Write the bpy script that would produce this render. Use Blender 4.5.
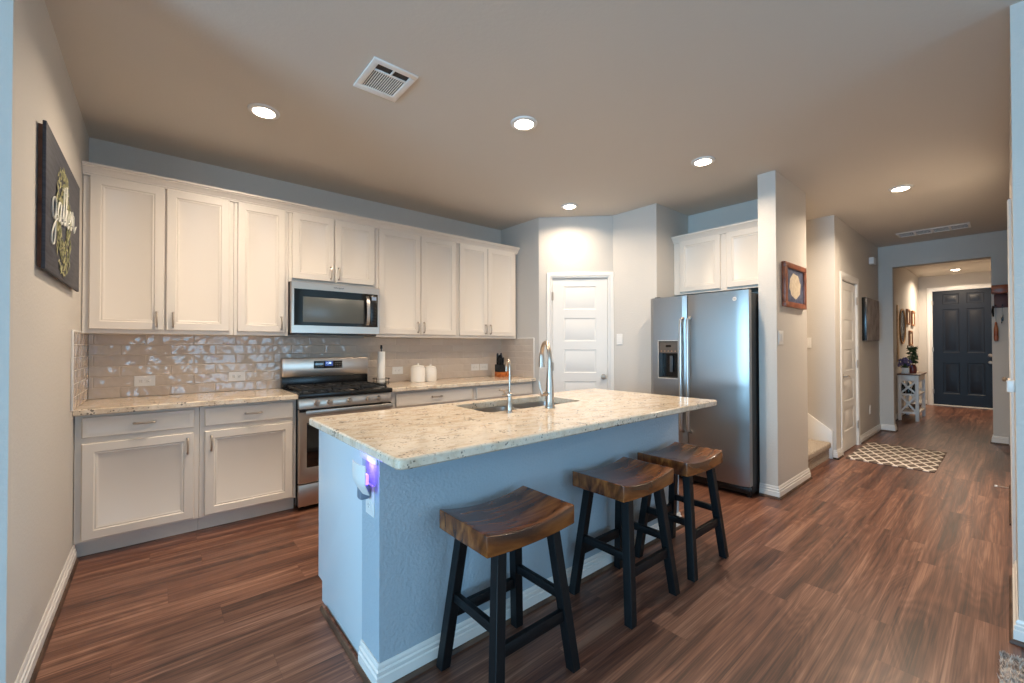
import bpy, bmesh, math, random
from mathutils import Vector, Matrix
random.seed(7)
scene = bpy.context.scene
COL = scene.collection
for o in list(bpy.data.objects): bpy.data.objects.remove(o)

# ------------------------------------------------------------------ camera
F_PX, YAW, PITCH, ROLL, CAM_H = 419.66, math.radians(49.809), math.radians(0.625), math.radians(0.092), 1.287
cam_data = bpy.data.cameras.new('camera'); cam = bpy.data.objects.new('camera', cam_data); COL.objects.link(cam)
cam_data.sensor_width = 36; cam_data.lens = F_PX/1024*36; cam_data.clip_start = .02; cam_data.clip_end = 100
fw = Vector((math.cos(YAW)*math.cos(PITCH), math.sin(YAW)*math.cos(PITCH), math.sin(PITCH)))
up = Vector((-math.sin(PITCH)*math.cos(YAW), -math.sin(PITCH)*math.sin(YAW), math.cos(PITCH)))
rt = Vector((math.sin(YAW), -math.cos(YAW), 0))
rt2 = rt*math.cos(ROLL)-up*math.sin(ROLL); up2 = rt*math.sin(ROLL)+up*math.cos(ROLL)
M = Matrix((rt2, up2, -fw)).transposed().to_4x4(); M.translation = Vector((0, 0, CAM_H))
cam.matrix_world = M
scene.camera = cam
# ------------------------------------------------------------------ view, world
vs = scene.view_settings
scene.display_settings.display_device = 'sRGB'
vs.view_transform = 'Standard'; vs.look = 'None'; vs.gamma = 1; vs.use_curve_mapping = False
vs.exposure = 0.3
scene.cycles.use_denoising = True
scene.cycles.max_bounces = 10; scene.cycles.diffuse_bounces = 6; scene.cycles.glossy_bounces = 4
scene.cycles.sample_clamp_indirect = 6; scene.cycles.caustics_reflective = False; scene.cycles.caustics_refractive = False
wd = bpy.data.worlds.new('daylight'); scene.world = wd; wd.use_nodes = True
bgn = wd.node_tree.nodes['Background']; bgn.inputs[0].default_value = (.55, .75, 1, 1); bgn.inputs[1].default_value = 1.2

WARM = (1, .81, .61); DAY = (.32, .67, 1.0)
def area(name, loc, target, sx, sy, power, color, spread=180):
    l = bpy.data.lights.new(name, 'AREA'); l.shape = 'RECTANGLE'; l.size = sx; l.size_y = sy
    l.energy = power; l.color = color; l.spread = math.radians(spread)
    o = bpy.data.objects.new(name, l); COL.objects.link(o); o.location = loc
    o.rotation_euler = (Vector(target)-Vector(loc)).to_track_quat('-Z', 'Y').to_euler(); return o
# daylight through the living-room windows behind the camera
area('window_daylight', (1.45, -4.55, 1.35), (1.45, 0, 1.35), 2.0, 1.6, 52, DAY)
area('window_daylight', (-5.3, .05, 1.35), (0, .05, 1.35), 2.2, 1.9, 330, DAY)
area('window_daylight', (-2.6, -4.55, 1.35), (-2.6, 0, 1.35), 1.7, 1.9, 40, DAY)
LAMP_W = 19

# ------------------------------------------------------------------ helpers
def nd(nt, t, **k):
    n = nt.nodes.new(t)
    for a, b in k.items(): setattr(n, a, b)
    return n
def srgb(r, g, b):
    f = lambda c: (c/255/12.92) if c/255 <= .04045 else ((c/255+.055)/1.055)**2.4
    return (f(r), f(g), f(b), 1)
def mat(name, col, rough=.5, metal=0, bump=None, spec=.5, coat=0, emit=None, trans=0):
    m = bpy.data.materials.new(name); m.use_nodes = True; nt = m.node_tree; p = nt.nodes['Principled BSDF']
    p.inputs['Base Color'].default_value = col; p.inputs['Roughness'].default_value = rough
    p.inputs['Metallic'].default_value = metal; p.inputs['Specular IOR Level'].default_value = spec
    p.inputs['Coat Weight'].default_value = coat; p.inputs['Coat Roughness'].default_value = .08
    p.inputs['Transmission Weight'].default_value = trans
    if emit: p.inputs['Emission Color'].default_value = emit[0]; p.inputs['Emission Strength'].default_value = emit[1]
    if bump:
        sc_, st_, dist = bump[:3]; st = bump[3] if len(bump) > 3 else (1, 1, 1)
        tc = nd(nt, 'ShaderNodeTexCoord'); mp = nd(nt, 'ShaderNodeMapping'); mp.inputs['Scale'].default_value = st
        no = nd(nt, 'ShaderNodeTexNoise'); no.inputs['Scale'].default_value = sc_; no.inputs['Detail'].default_value = 3
        b = nd(nt, 'ShaderNodeBump'); b.inputs['Strength'].default_value = st_; b.inputs['Distance'].default_value = dist
        nt.links.new(tc.outputs['Object'], mp.inputs[0]); nt.links.new(mp.outputs[0], no.inputs['Vector'])
        nt.links.new(no.outputs['Fac'], b.inputs['Height']); nt.links.new(b.outputs[0], p.inputs['Normal'])
        m['n'] = 1
    return m
def ramp(nt, stops, interp='LINEAR'):
    r = nd(nt, 'ShaderNodeValToRGB'); r.color_ramp.interpolation = interp
    el = r.color_ramp.elements
    while len(el) < len(stops): el.new(.5)
    for e, (pos, c) in zip(el, stops): e.position = pos; e.color = c
    return r
def math_(nt, op, a, b=None):
    n = nd(nt, 'ShaderNodeMath', operation=op)
    for i, v in enumerate((a, b)):
        if v is None: continue
        if isinstance(v, (int, float)): n.inputs[i].default_value = v
        else: nt.links.new(v, n.inputs[i])
    return n.outputs[0]

def mat_floor():
    m = mat('walnut_plank_floor', srgb(100, 65, 48), .38); nt = m.node_tree; p = nt.nodes['Principled BSDF']; L = nt.links.new
    tc = nd(nt, 'ShaderNodeTexCoord'); sp = nd(nt, 'ShaderNodeSeparateXYZ'); L(tc.outputs['Object'], sp.inputs[0])
    W, LN = .182, 1.22
    ry = math_(nt, 'DIVIDE', sp.outputs[1], W); row = math_(nt, 'FLOOR', ry); fy = math_(nt, 'FRACT', ry)
    w1 = nd(nt, 'ShaderNodeTexWhiteNoise', noise_dimensions='1D'); L(row, w1.inputs['W'])
    rx = math_(nt, 'ADD', math_(nt, 'DIVIDE', sp.outputs[0], LN), w1.outputs['Value']); pid = math_(nt, 'FLOOR', rx); fx = math_(nt, 'FRACT', rx)
    cv = nd(nt, 'ShaderNodeCombineXYZ'); L(row, cv.inputs[0]); L(pid, cv.inputs[1])
    w2 = nd(nt, 'ShaderNodeTexWhiteNoise', noise_dimensions='2D'); L(cv.outputs[0], w2.inputs['Vector'])
    # grain coordinates
    cg = nd(nt, 'ShaderNodeCombineXYZ')
    L(math_(nt, 'MULTIPLY', sp.outputs[0], .45), cg.inputs[0]); L(math_(nt, 'MULTIPLY', sp.outputs[1], 13.0), cg.inputs[1])
    L(math_(nt, 'MULTIPLY', w2.outputs['Value'], 37.0), cg.inputs[2])
    n1 = nd(nt, 'ShaderNodeTexNoise'); n1.inputs['Scale'].default_value = 1.5; n1.inputs['Detail'].default_value = 6; n1.inputs['Roughness'].default_value = .62; n1.inputs['Distortion'].default_value = .9
    L(cg.outputs[0], n1.inputs['Vector'])
    cg2 = nd(nt, 'ShaderNodeCombineXYZ'); L(math_(nt, 'MULTIPLY', sp.outputs[0], 1.2), cg2.inputs[0]); L(math_(nt, 'MULTIPLY', sp.outputs[1], 90.0), cg2.inputs[1]); L(w2.outputs['Value'], cg2.inputs[2])
    n2 = nd(nt, 'ShaderNodeTexNoise'); n2.inputs['Scale'].default_value = 2.0; n2.inputs['Detail'].default_value = 3; L(cg2.outputs[0], n2.inputs['Vector'])
    cg3 = nd(nt, 'ShaderNodeCombineXYZ'); L(math_(nt, 'MULTIPLY', sp.outputs[0], .55), cg3.inputs[0]); L(math_(nt, 'MULTIPLY', sp.outputs[1], 4.2), cg3.inputs[1]); L(math_(nt, 'MULTIPLY', w2.outputs['Value'], 91.0), cg3.inputs[2])
    n3 = nd(nt, 'ShaderNodeTexNoise'); n3.inputs['Scale'].default_value = 1.5; n3.inputs['Detail'].default_value = 1.5; n3.inputs['Distortion'].default_value = .5; L(cg3.outputs[0], n3.inputs['Vector'])
    rings = math_(nt, 'SINE', math_(nt, 'MULTIPLY', n3.outputs['Fac'], 95.0))
    f = math_(nt, 'ADD', math_(nt, 'MULTIPLY', n1.outputs['Fac'], .78), math_(nt, 'MULTIPLY', n2.outputs['Fac'], .42))
    f = math_(nt, 'ADD', f, math_(nt, 'MULTIPLY', rings, .028)); f = math_(nt, 'ADD', f, math_(nt, 'MULTIPLY', math_(nt, 'SUBTRACT', n3.outputs['Fac'], .5), .35))
    f = math_(nt, 'ADD', f, math_(nt, 'MULTIPLY', math_(nt, 'SUBTRACT', w2.outputs['Value'], .5), .04))
    r = ramp(nt, [(.42, srgb(58, 36, 29)), (.55, srgb(92, 59, 46)), (.66, srgb(118, 79, 62)), (.80, srgb(154, 114, 93))])
    L(f, r.inputs[0])
    gy = math_(nt, 'LESS_THAN', fy, .012); gx = math_(nt, 'LESS_THAN', fx, .0022); g = math_(nt, 'MAXIMUM', gy, gx)
    mx = nd(nt, 'ShaderNodeMix', data_type='RGBA'); L(math_(nt, 'MULTIPLY', g, .25), mx.inputs[0]); L(r.outputs[0], mx.inputs[6]); mx.inputs[7].default_value = srgb(36, 22, 18)
    L(mx.outputs[2], p.inputs['Base Color'])
    L(math_(nt, 'ADD', math_(nt, 'MULTIPLY', n2.outputs['Fac'], .2), .26), p.inputs['Roughness'])
    b = nd(nt, 'ShaderNodeBump'); b.inputs['Strength'].default_value = .12; b.inputs['Distance'].default_value = .002; L(n2.outputs['Fac'], b.inputs['Height']); L(b.outputs[0], p.inputs['Normal'])
    return m
def mat_granite():
    m = mat('granite', srgb(200, 178, 150), .09, spec=.6); nt = m.node_tree; p = nt.nodes['Principled BSDF']; L = nt.links.new
    tc = nd(nt, 'ShaderNodeTexCoord'); mp = nd(nt, 'ShaderNodeMapping'); mp.inputs['Rotation'].default_value = (0, 0, .5); mp.inputs['Scale'].default_value = (1, 2.0, 1); L(tc.outputs['Object'], mp.inputs[0])
    n = nd(nt, 'ShaderNodeTexNoise'); n.inputs['Scale'].default_value = 9; n.inputs['Detail'].default_value = 9; n.inputs['Roughness'].default_value = .72; L(mp.outputs[0], n.inputs['Vector'])
    r = ramp(nt, [(.26, srgb(172, 156, 138)), (.38, srgb(204, 182, 156)), (.47, srgb(217, 200, 177)), (.56, srgb(228, 215, 196)), (.66, srgb(216, 190, 160)), (.76, srgb(200, 192, 180))]); L(n.outputs['Fac'], r.inputs[0])
    v = nd(nt, 'ShaderNodeTexNoise'); v.inputs['Scale'].default_value = 75; v.inputs['Detail'].default_value = 3; L(tc.outputs['Object'], v.inputs['Vector'])
    r2 = ramp(nt, [(.60, (0, 0, 0, 1)), (.70, (1, 1, 1, 1))]); L(v.outputs['Fac'], r2.inputs[0])
    mx = nd(nt, 'ShaderNodeMix', data_type='RGBA'); L(math_(nt, 'MULTIPLY', r2.outputs[0], .5), mx.inputs[0]); L(r.outputs[0], mx.inputs[6]); mx.inputs[7].default_value = srgb(118, 96, 80)
    # dark garnet specks, gathered in patches
    v3 = nd(nt, 'ShaderNodeTexVoronoi'); v3.inputs['Scale'].default_value = 62; L(tc.outputs['Object'], v3.inputs['Vector'])
    pn = nd(nt, 'ShaderNodeTexNoise'); pn.inputs['Scale'].default_value = 11; L(tc.outputs['Object'], pn.inputs['Vector'])
    s = math_(nt, 'LESS_THAN', v3.outputs['Distance'], math_(nt, 'MULTIPLY', math_(nt, 'SUBTRACT', pn.outputs['Fac'], .44), 1.8))
    mx2 = nd(nt, 'ShaderNodeMix', data_type='RGBA'); L(math_(nt, 'MULTIPLY', s, .75), mx2.inputs[0]); L(mx.outputs[2], mx2.inputs[6]); mx2.inputs[7].default_value = srgb(60, 50, 48)
    L(mx2.outputs[2], p.inputs['Base Color']); return m
def mat_tile():
    m = mat('glossy_subway_tile', srgb(172, 158, 146), .06, spec=.45); nt = m.node_tree; p = nt.nodes['Principled BSDF']; L = nt.links.new
    tc = nd(nt, 'ShaderNodeTexCoord'); sp = nd(nt, 'ShaderNodeSeparateXYZ'); L(tc.outputs['Object'], sp.inputs[0])
    u = math_(nt, 'ADD', sp.outputs[0], sp.outputs[1])
    H, W = .0775, .285
    rz = math_(nt, 'DIVIDE', math_(nt, 'SUBTRACT', sp.outputs[2], .914), H); row = math_(nt, 'FLOOR', rz); fz = math_(nt, 'FRACT', rz)
    off = math_(nt, 'MULTIPLY', math_(nt, 'FRACT', math_(nt, 'MULTIPLY', row, .5)), 1.0)
    ru = math_(nt, 'ADD', math_(nt, 'DIVIDE', u, W), off); cid = math_(nt, 'FLOOR', ru); fu = math_(nt, 'FRACT', ru)
    ez = math_(nt, 'MULTIPLY', math_(nt, 'MINIMUM', fz, math_(nt, 'SUBTRACT', 1.0, fz)), H)
    eu = math_(nt, 'MULTIPLY', math_(nt, 'MINIMUM', fu, math_(nt, 'SUBTRACT', 1.0, fu)), W)
    e = math_(nt, 'MINIMUM', ez, eu); g = math_(nt, 'LESS_THAN', e, .0013)
    cv = nd(nt, 'ShaderNodeCombineXYZ'); L(row, cv.inputs[0]); L(cid, cv.inputs[1])
    wn = nd(nt, 'ShaderNodeTexWhiteNoise', noise_dimensions='2D'); L(cv.outputs[0], wn.inputs['Vector'])
    r = ramp(nt, [(0, srgb(198, 184, 171)), (1, srgb(204, 191, 177))]); L(wn.outputs['Value'], r.inputs[0])
    mx = nd(nt, 'ShaderNodeMix', data_type='RGBA'); L(g, mx.inputs[0]); L(r.outputs[0], mx.inputs[6]); mx.inputs[7].default_value = srgb(208, 196, 183)
    L(mx.outputs[2], p.inputs['Base Color']); L(math_(nt, 'ADD', math_(nt, 'MULTIPLY', g, .5), .05), p.inputs['Roughness'])
    no = nd(nt, 'ShaderNodeTexNoise'); no.inputs['Scale'].default_value = 10; no.inputs['Detail'].default_value = 1.6
    vo = nd(nt, 'ShaderNodeVectorMath', operation='ADD'); L(tc.outputs['Object'], vo.inputs[0])
    sc = nd(nt, 'ShaderNodeVectorMath', operation='SCALE'); L(wn.outputs['Color'], sc.inputs[0]); sc.inputs['Scale'].default_value = 5; L(sc.outputs[0], vo.inputs[1]); L(vo.outputs[0], no.inputs['Vector'])
    edge = math_(nt, 'MULTIPLY', math_(nt, 'MINIMUM', e, .006), .35)
    hgt = math_(nt, 'ADD', math_(nt, 'MULTIPLY', no.outputs['Fac'], .0145), edge)
    b = nd(nt, 'ShaderNodeBump'); b.inputs['Strength'].default_value = 1; b.inputs['Distance'].default_value = 1.0; L(hgt, b.inputs['Height']); L(b.outputs[0], p.inputs['Normal'])
    return m
def mat_wood(name, dark, mid, light, scale=3, stretch=(1, 9, 9), rough=.3, coat=0):
    m = mat(name, mid, rough, coat=coat); nt = m.node_tree; p = nt.nodes['Principled BSDF']; L = nt.links.new
    tc = nd(nt, 'ShaderNodeTexCoord'); mp = nd(nt, 'ShaderNodeMapping'); mp.inputs['Scale'].default_value = stretch; L(tc.outputs['Object'], mp.inputs[0])
    n = nd(nt, 'ShaderNodeTexNoise'); n.inputs['Scale'].default_value = scale; n.inputs['Detail'].default_value = 6; n.inputs['Distortion'].default_value = .6; L(mp.outputs[0], n.inputs['Vector'])
    r = ramp(nt, [(.32, dark), (.5, mid), (.68, light)]); L(n.outputs['Fac'], r.inputs[0]); L(r.outputs[0], p.inputs['Base Color']); return m
def mat_noise(name, c1, c2, scale, rough=.9, lo=.4, hi=.6, bump=0, stretch=(1, 1, 1)):
    m = mat(name, c1, rough); nt = m.node_tree; p = nt.nodes['Principled BSDF']; L = nt.links.new
    tc = nd(nt, 'ShaderNodeTexCoord'); mp = nd(nt, 'ShaderNodeMapping'); mp.inputs['Scale'].default_value = stretch; L(tc.outputs['Object'], mp.inputs[0])
    n = nd(nt, 'ShaderNodeTexNoise'); n.inputs['Scale'].default_value = scale; n.inputs['Detail'].default_value = 4; L(mp.outputs[0], n.inputs['Vector'])
    r = ramp(nt, [(lo, c1), (hi, c2)]); L(n.outputs['Fac'], r.inputs[0]); L(r.outputs[0], p.inputs['Base Color'])
    if bump:
        b = nd(nt, 'ShaderNodeBump'); b.inputs['Strength'].default_value = 1; b.inputs['Distance'].default_value = bump; L(n.outputs['Fac'], b.inputs['Height']); L(b.outputs[0], p.inputs['Normal'])
    return m

WALL = mat('greige_wall_paint', srgb(200, 195, 188), .75, bump=(75, .32, .005))
CEIL = mat('ceiling_paint', srgb(208, 201, 191), .85, bump=(60, .25, .003))
ISL = mat('daylight_tinted_island_paint', srgb(164, 177, 186), .7, bump=(75, .5, .006)); ISLP = mat('daylight_tinted_panel_paint', srgb(200, 208, 212), .4)  # part of the blue-grey is cool daylight put into the paint colour
TRIM = mat('white_trim_paint', srgb(225, 222, 217), .35)
CAB = mat('cabinet_paint', srgb(224, 214, 202), .38)
FLOOR = mat_floor(); GRAN = mat_granite(); TILE = mat_tile()
STEEL = mat('brushed_steel', (.56, .54, .52, 1), .30, 1)
STEELH = mat('brushed_steel_across', (.66, .56, .48, 1), .34, 1)
FRIDGE = mat('fridge_steel', (.37, .35, .335, 1), .32, 1)
NICKEL = mat('satin_nickel', (.52, .44, .37, 1), .34, 1)
def aniso(m, a=.75):
    nt = m.node_tree; p = nt.nodes['Principled BSDF']; t = nd(nt, 'ShaderNodeTangent', direction_type='RADIAL', axis='Z'); nt.links.new(t.outputs[0], p.inputs['Tangent']); p.inputs['Anisotropic'].default_value = a
CHROME = mat('polished_steel', (.72, .70, .67, 1), .14, 1)
aniso(STEELH); aniso(FRIDGE, .85)
BLACK = mat('black_enamel', srgb(18, 18, 19), .25)
GRATE = mat('cast_iron', srgb(26, 25, 25), .6, bump=(200, .2, .001))
GLASS = mat('dark_glass', srgb(12, 13, 14), .05, spec=.8)
GLASS2 = mat('oven_window_glass', srgb(84, 88, 86), .3, spec=.6)
DARKSIDE = mat('fridge_side_grey', srgb(38, 37, 36), .45)
LEGS = mat_noise('black_stool_paint', srgb(9, 10, 12), srgb(13, 14, 16), 20, .5)
LEGS.node_tree.nodes['Principled BSDF'].inputs['Specular IOR Level'].default_value = .3
SEAT = mat_wood('stained_seat_wood', srgb(62, 32, 14), srgb(108, 60, 26), srgb(150, 90, 42), 3.0, (1.4, 9, 4), .27, coat=.2)
PLASTIC = mat('white_plastic', srgb(228, 226, 222), .35)
SLOT = mat('socket_slot', srgb(60, 56, 54), .5)
CERAMIC = mat('white_ceramic', srgb(232, 228, 222), .18)
PAPER = mat('paper_towel', srgb(236, 234, 230), .9, bump=(90, .4, .002))
DOORBLK = mat('navy_black_door_paint', srgb(18, 22, 31), .42, spec=.3)
SHOE = mat_wood('shoe_moulding_wood', srgb(50, 34, 26), srgb(78, 56, 42), srgb(100, 76, 58), 3, (2, 2, 2), .5)
VENTD = mat('vent_dark', srgb(60, 54, 50), .8)
VENTW = mat('vent_white', srgb(238, 234, 228), .5)
CARPET = mat_noise('stair_carpet', srgb(150, 138, 124), srgb(184, 172, 158), 90, .95, bump=.006)
OAKB = mat_wood('block_wood', srgb(130, 66, 26), srgb(180, 98, 42), srgb(205, 128, 66), 12, (1, 1, 4), .4)
FRAMEW = mat_wood('picture_frame_wood', srgb(110, 54, 32), srgb(142, 76, 48), srgb(165, 98, 66), 6, (3, 3, 3), .35)
PALEWOOD = mat_wood('pale_wood', srgb(190, 150, 104), srgb(212, 176, 132), srgb(224, 192, 150), 6, (2, 2, 6), .45)
NAVY = mat_noise('navy_print', srgb(62, 72, 104), srgb(96, 104, 132), 22, .5)
CREAMP = mat_noise('cream_print', srgb(214, 198, 172), srgb(230, 216, 192), 30, .6)
CHAR = mat_noise('charcoal_board', srgb(42, 45, 56), srgb(58, 61, 72), 6, .6, stretch=(1, 1, 12))
LEAF = mat_noise('painted_leaf', srgb(120, 124, 88), srgb(176, 172, 128), 40, .6)
LEAF2 = mat_noise('plant_leaf', srgb(44, 66, 40), srgb(74, 98, 58), 30, .5)
WHITEP = mat('white_lettering', srgb(232, 228, 215), .6)
BACKW = mat_wood('raw_board_wood', srgb(96, 52, 32), srgb(128, 76, 50), srgb(150, 100, 70), 5, (2, 2, 2), .6)
EMIT = mat('lamp_lens', (1, 1, 1, 1), .5, emit=((1, .86, .70, 1), 26))
DISP = mat('display_glow', (.02, .03, .08, 1), .3, emit=((.55, .7, 1, 1), 2.2))
DISPB = mat('display_blue', (.01, .02, .06, 1), .3, emit=((.05, .12, .45, 1), .5))

class MB:
    def __init__(s): s.bm = bmesh.new(); s.mi = 0
    def _merge(s, t):
        for f in t.faces: f.material_index = s.mi
        me = bpy.data.meshes.new('t'); t.to_mesh(me); t.free(); s.bm.from_mesh(me); bpy.data.meshes.remove(me); return s
    def box(s, x0, x1, y0, y1, z0, z1, bev=0, seg=2, M=None):
        t = bmesh.new(); bmesh.ops.create_cube(t, size=1)
        for v in t.verts: v.co = Vector(((x0+x1)/2+v.co.x*(x1-x0), (y0+y1)/2+v.co.y*(y1-y0), (z0+z1)/2+v.co.z*(z1-z0)))
        if bev: bmesh.ops.bevel(t, geom=t.edges[:], offset=bev, segments=seg, affect='EDGES', profile=.5)
        if M: bmesh.ops.transform(t, matrix=M, verts=t.verts)
        return s._merge(t)
    def prism(s, poly, z0, z1, bev=0, M=None):
        t = bmesh.new(); vs_ = [t.verts.new((x, y, z0)) for x, y in poly]; f = t.faces.new(vs_)
        r = bmesh.ops.extrude_face_region(t, geom=[f]); 
        for v in r['geom']:
            if isinstance(v, bmesh.types.BMVert): v.co.z = z1
        bmesh.ops.recalc_face_normals(t, faces=t.faces)
        if bev: bmesh.ops.bevel(t, geom=t.edges[:], offset=bev, segments=2, affect='EDGES', profile=.5)
        if M: bmesh.ops.transform(t, matrix=M, verts=t.verts)
        return s._merge(t)
    def tube(s, pts, r, n=10, caps=True, flat=None):
        t = bmesh.new(); pts = [Vector(p) for p in pts]; rs = r if isinstance(r, (list, tuple)) else [r]*len(pts)
        rings = []; prev = None
        for i, p in enumerate(pts):
            d = (pts[min(i+1, len(pts)-1)]-pts[max(i-1, 0)]).normalized()
            if prev is None:
                a = Vector((0, 0, 1)) if abs(d.z) < .9 else Vector((1, 0, 0)); u = d.cross(a).normalized()
            else: u = (prev-d*prev.dot(d)).normalized()
            prev = u; w = d.cross(u)
            rings.append([t.verts.new(p+(u*math.cos(2*math.pi*k/n)+w*math.sin(2*math.pi*k/n))*rs[i]) for k in range(n)])
        for a, b in zip(rings, rings[1:]):
            for k in range(n): t.faces.new((a[k], a[(k+1) % n], b[(k+1) % n], b[k]))
        if caps: t.faces.new(rings[0][::-1]); t.faces.new(rings[-1])
        bmesh.ops.recalc_face_normals(t, faces=t.faces)
        return s._merge(t)
    def lathe(s, c, prof, n=24, M=None):
        t = bmesh.new(); rings = []
        for r, z in prof:
            if r < 1e-6: rings.append([t.verts.new((c[0], c[1], c[2]+z))])
            else: rings.append([t.verts.new((c[0]+r*math.cos(2*math.pi*k/n), c[1]+r*math.sin(2*math.pi*k/n), c[2]+z)) for k in range(n)])
        for a, b in zip(rings, rings[1:]):
            for k in range(n):
                A = [a[k % len(a)], a[(k+1) % len(a)], b[(k+1) % len(b)], b[k % len(b)]]; q = []
                for v in A:
                    if v not in q: q.append(v)
                if len(q) > 2: t.faces.new(q)
        bmesh.ops.recalc_face_normals(t, faces=t.faces)
        if M: bmesh.ops.transform(t, matrix=M, verts=t.verts)
        return s._merge(t)
    def loft(s, a, b):   # hexahedron between two quads
        t = bmesh.new(); A = [t.verts.new(p) for p in a]; B = [t.verts.new(p) for p in b]; n = len(A)
        t.faces.new(A); t.faces.new(B)
        for k in range(n): t.faces.new((A[k], A[(k+1) % n], B[(k+1) % n], B[k]))
        bmesh.ops.recalc_face_normals(t, faces=t.faces)
        bmesh.ops.bevel(t, geom=t.edges[:], offset=.002, segments=1, affect='EDGES')
        return s._merge(t)
    def panel(s, O, U, V, N, w, h, t_, panels, rings=((0, 0), (.006, .005), (.012, .003), (.02, .009)), b=.004):
        """framed slab: O bottom-left of the front, U right, V up, N outward; PANELS are rectangles sunk by RINGS"""
        O, U, V, N = map(Vector, (O, U, V, N)); t = bmesh.new()
        P = lambda u, v, d: t.verts.new(O+U*u+V*v-N*d)
        us = sorted({b, w-b} | {p[0] for p in panels} | {p[2] for p in panels}); vs_ = sorted({b, h-b} | {p[1] for p in panels} | {p[3] for p in panels})
        for i in range(len(us)-1):
            for j in range(len(vs_)-1):
                u0, u1, v0, v1 = us[i], us[i+1], vs_[j], vs_[j+1]; cu, cv = (u0+u1)/2, (v0+v1)/2
                if any(p[0] < cu < p[2] and p[1] < cv < p[3] for p in panels): continue
                t.faces.new((P(u0, v0, 0), P(u1, v0, 0), P(u1, v1, 0), P(u0, v1, 0)))
        for p in panels:
            last = None
            for k, (ins, d) in enumerate(rings):
                u0, v0, u1, v1 = p[0]+ins, p[1]+ins, p[2]-ins, p[3]-ins
                c = [P(u0, v0, d), P(u1, v0, d), P(u1, v1, d), P(u0, v1, d)]
                if last:
                    for q in range(4): t.faces.new((last[q], last[(q+1) % 4], c[(q+1) % 4], c[q]))
                last = c
            t.faces.new(last)
        l0 = [P(b, b, 0), P(w-b, b, 0), P(w-b, h-b, 0), P(b, h-b, 0)]
        l1 = [P(0, 0, b), P(w, 0, b), P(w, h, b), P(0, h, b)]; l2 = [P(0, 0, t_), P(w, 0, t_), P(w, h, t_), P(0, h, t_)]
        for A, B in ((l0, l1), (l1, l2)):
            for q in range(4): t.faces.new((A[q], A[(q+1) % 4], B[(q+1) % 4], B[q]))
        t.faces.new(l2)
        bmesh.ops.remove_doubles(t, verts=t.verts, dist=1e-5); bmesh.ops.recalc_face_normals(t, faces=t.faces)
        return s._merge(t)
    def sweep(s, path, prof, closed=False):
        """profile (out, z) swept along a 2-D path; out is to the left of travel"""
        t = bmesh.new(); n = len(path); P = [Vector(p[:2]) for p in path]; rings = []
        for i in range(n):
            d0 = (P[i]-P[i-1]).normalized() if i > 0 or closed else None
            d1 = (P[(i+1) % n]-P[i]).normalized() if i < n-1 or closed else None
            d0 = d0 or d1; d1 = d1 or d0
            n0, n1 = Vector((-d0.y, d0.x)), Vector((-d1.y, d1.x)); m = (n0+n1).normalized(); m = m/max(.2, m.dot(n0))
            rings.append([t.verts.new((P[i].x+m.x*o_, P[i].y+m.y*o_, z)) for o_, z in prof])
        k = len(prof)
        pr = list(zip(rings, rings[1:]))+([(rings[-1], rings[0])] if closed else [])
        for a, b in pr:
            for j in range(k): t.faces.new((a[j], a[(j+1) % k], b[(j+1) % k], b[j]))
        if not closed: t.faces.new(rings[0]); t.faces.new(rings[-1])
        bmesh.ops.recalc_face_normals(t, faces=t.faces)
        return s._merge(t)
    def text(s, string, size, M, depth=.001):
        c = bpy.data.curves.new('t', 'FONT'); c.body = string; c.size = size; c.extrude = depth; c.align_x = 'CENTER'; c.align_y = 'CENTER'
        o = bpy.data.objects.new('t', c); COL.objects.link(o); bpy.context.view_layer.update()
        me = bpy.data.meshes.new_from_object(o.evaluated_get(bpy.context.evaluated_depsgraph_get()))
        bpy.data.objects.remove(o); bpy.data.curves.remove(c); me.transform(M)
        t = bmesh.new(); t.from_mesh(me); bpy.data.meshes.remove(me); return s._merge(t)
    def build(s, name, m, parent=None, smooth=35):
        me = bpy.data.meshes.new(name); s.bm.to_mesh(me); s.bm.free()
        o = bpy.data.objects.new(name, me); COL.objects.link(o)
        for x in (m if isinstance(m, (list, tuple)) else [m]): me.materials.append(x)
        if parent is not None:
            w = Vector(parent.get('_w', (0, 0, 0))); me.transform(Matrix.Translation(-w)); o.parent = parent; o['_w'] = tuple(w)
        if smooth: me.shade_smooth(); me.set_sharp_from_angle(angle=math.radians(smooth))
        return o
def tag(o, label, cat, group=None):
    o['label'] = label; o['category'] = cat
    if group: o['group'] = group
    return o
def thing(name, loc, label, cat, group=None):
    o = bpy.data.objects.new(name, None); COL.objects.link(o); o.location = loc; o['_w'] = tuple(loc); o.empty_display_size = .05
    return tag(o, label, cat, group)
def struct(name, mb, m, smooth=35):
    o = mb.build(name, m, None, smooth); o['kind'] = 'structure'; return o
def frame(O, U, V, N):   # matrix: local x->U, y->V, z->N at O
    U, V, N = map(Vector, (U, V, N)); Mx = Matrix((U, V, N)).transposed().to_4x4(); Mx.translation = Vector(O); return Mx
X_, Y_, Z_ = Vector((1, 0, 0)), Vector((0, 1, 0)), Vector((0, 0, 1))
def copy_tree(o, parent=None):
    c = o.copy(); COL.objects.link(c)
    if parent: c.parent = parent
    for ch in [q for q in bpy.data.objects if q.parent == o]: copy_tree(ch, c)
    return c

# ------------------------------------------------------------------ room shell
H = 2.777; XL = -.38; YB = 4.205; XP = 3.37
struct('floor', MB().box(-5.6, 13.2, -4.8, 4.6, -.1, 0), FLOOR, 0)
struct('ceiling', MB().box(-5.6, 13.2, -4.8, 4.6, H, H+.12), CEIL, 0)
struct('wall_back', MB().box(-.6, 4.82, YB, YB+.14, 0, H), WALL, 0)
struct('wall_left', MB().prism([(XL, YB), (XL, 2.167), (-5.6, 2.167), (-5.6, 2.307), (-.52, 2.307), (-.52, YB)], 0, H), WALL, 0)
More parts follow.
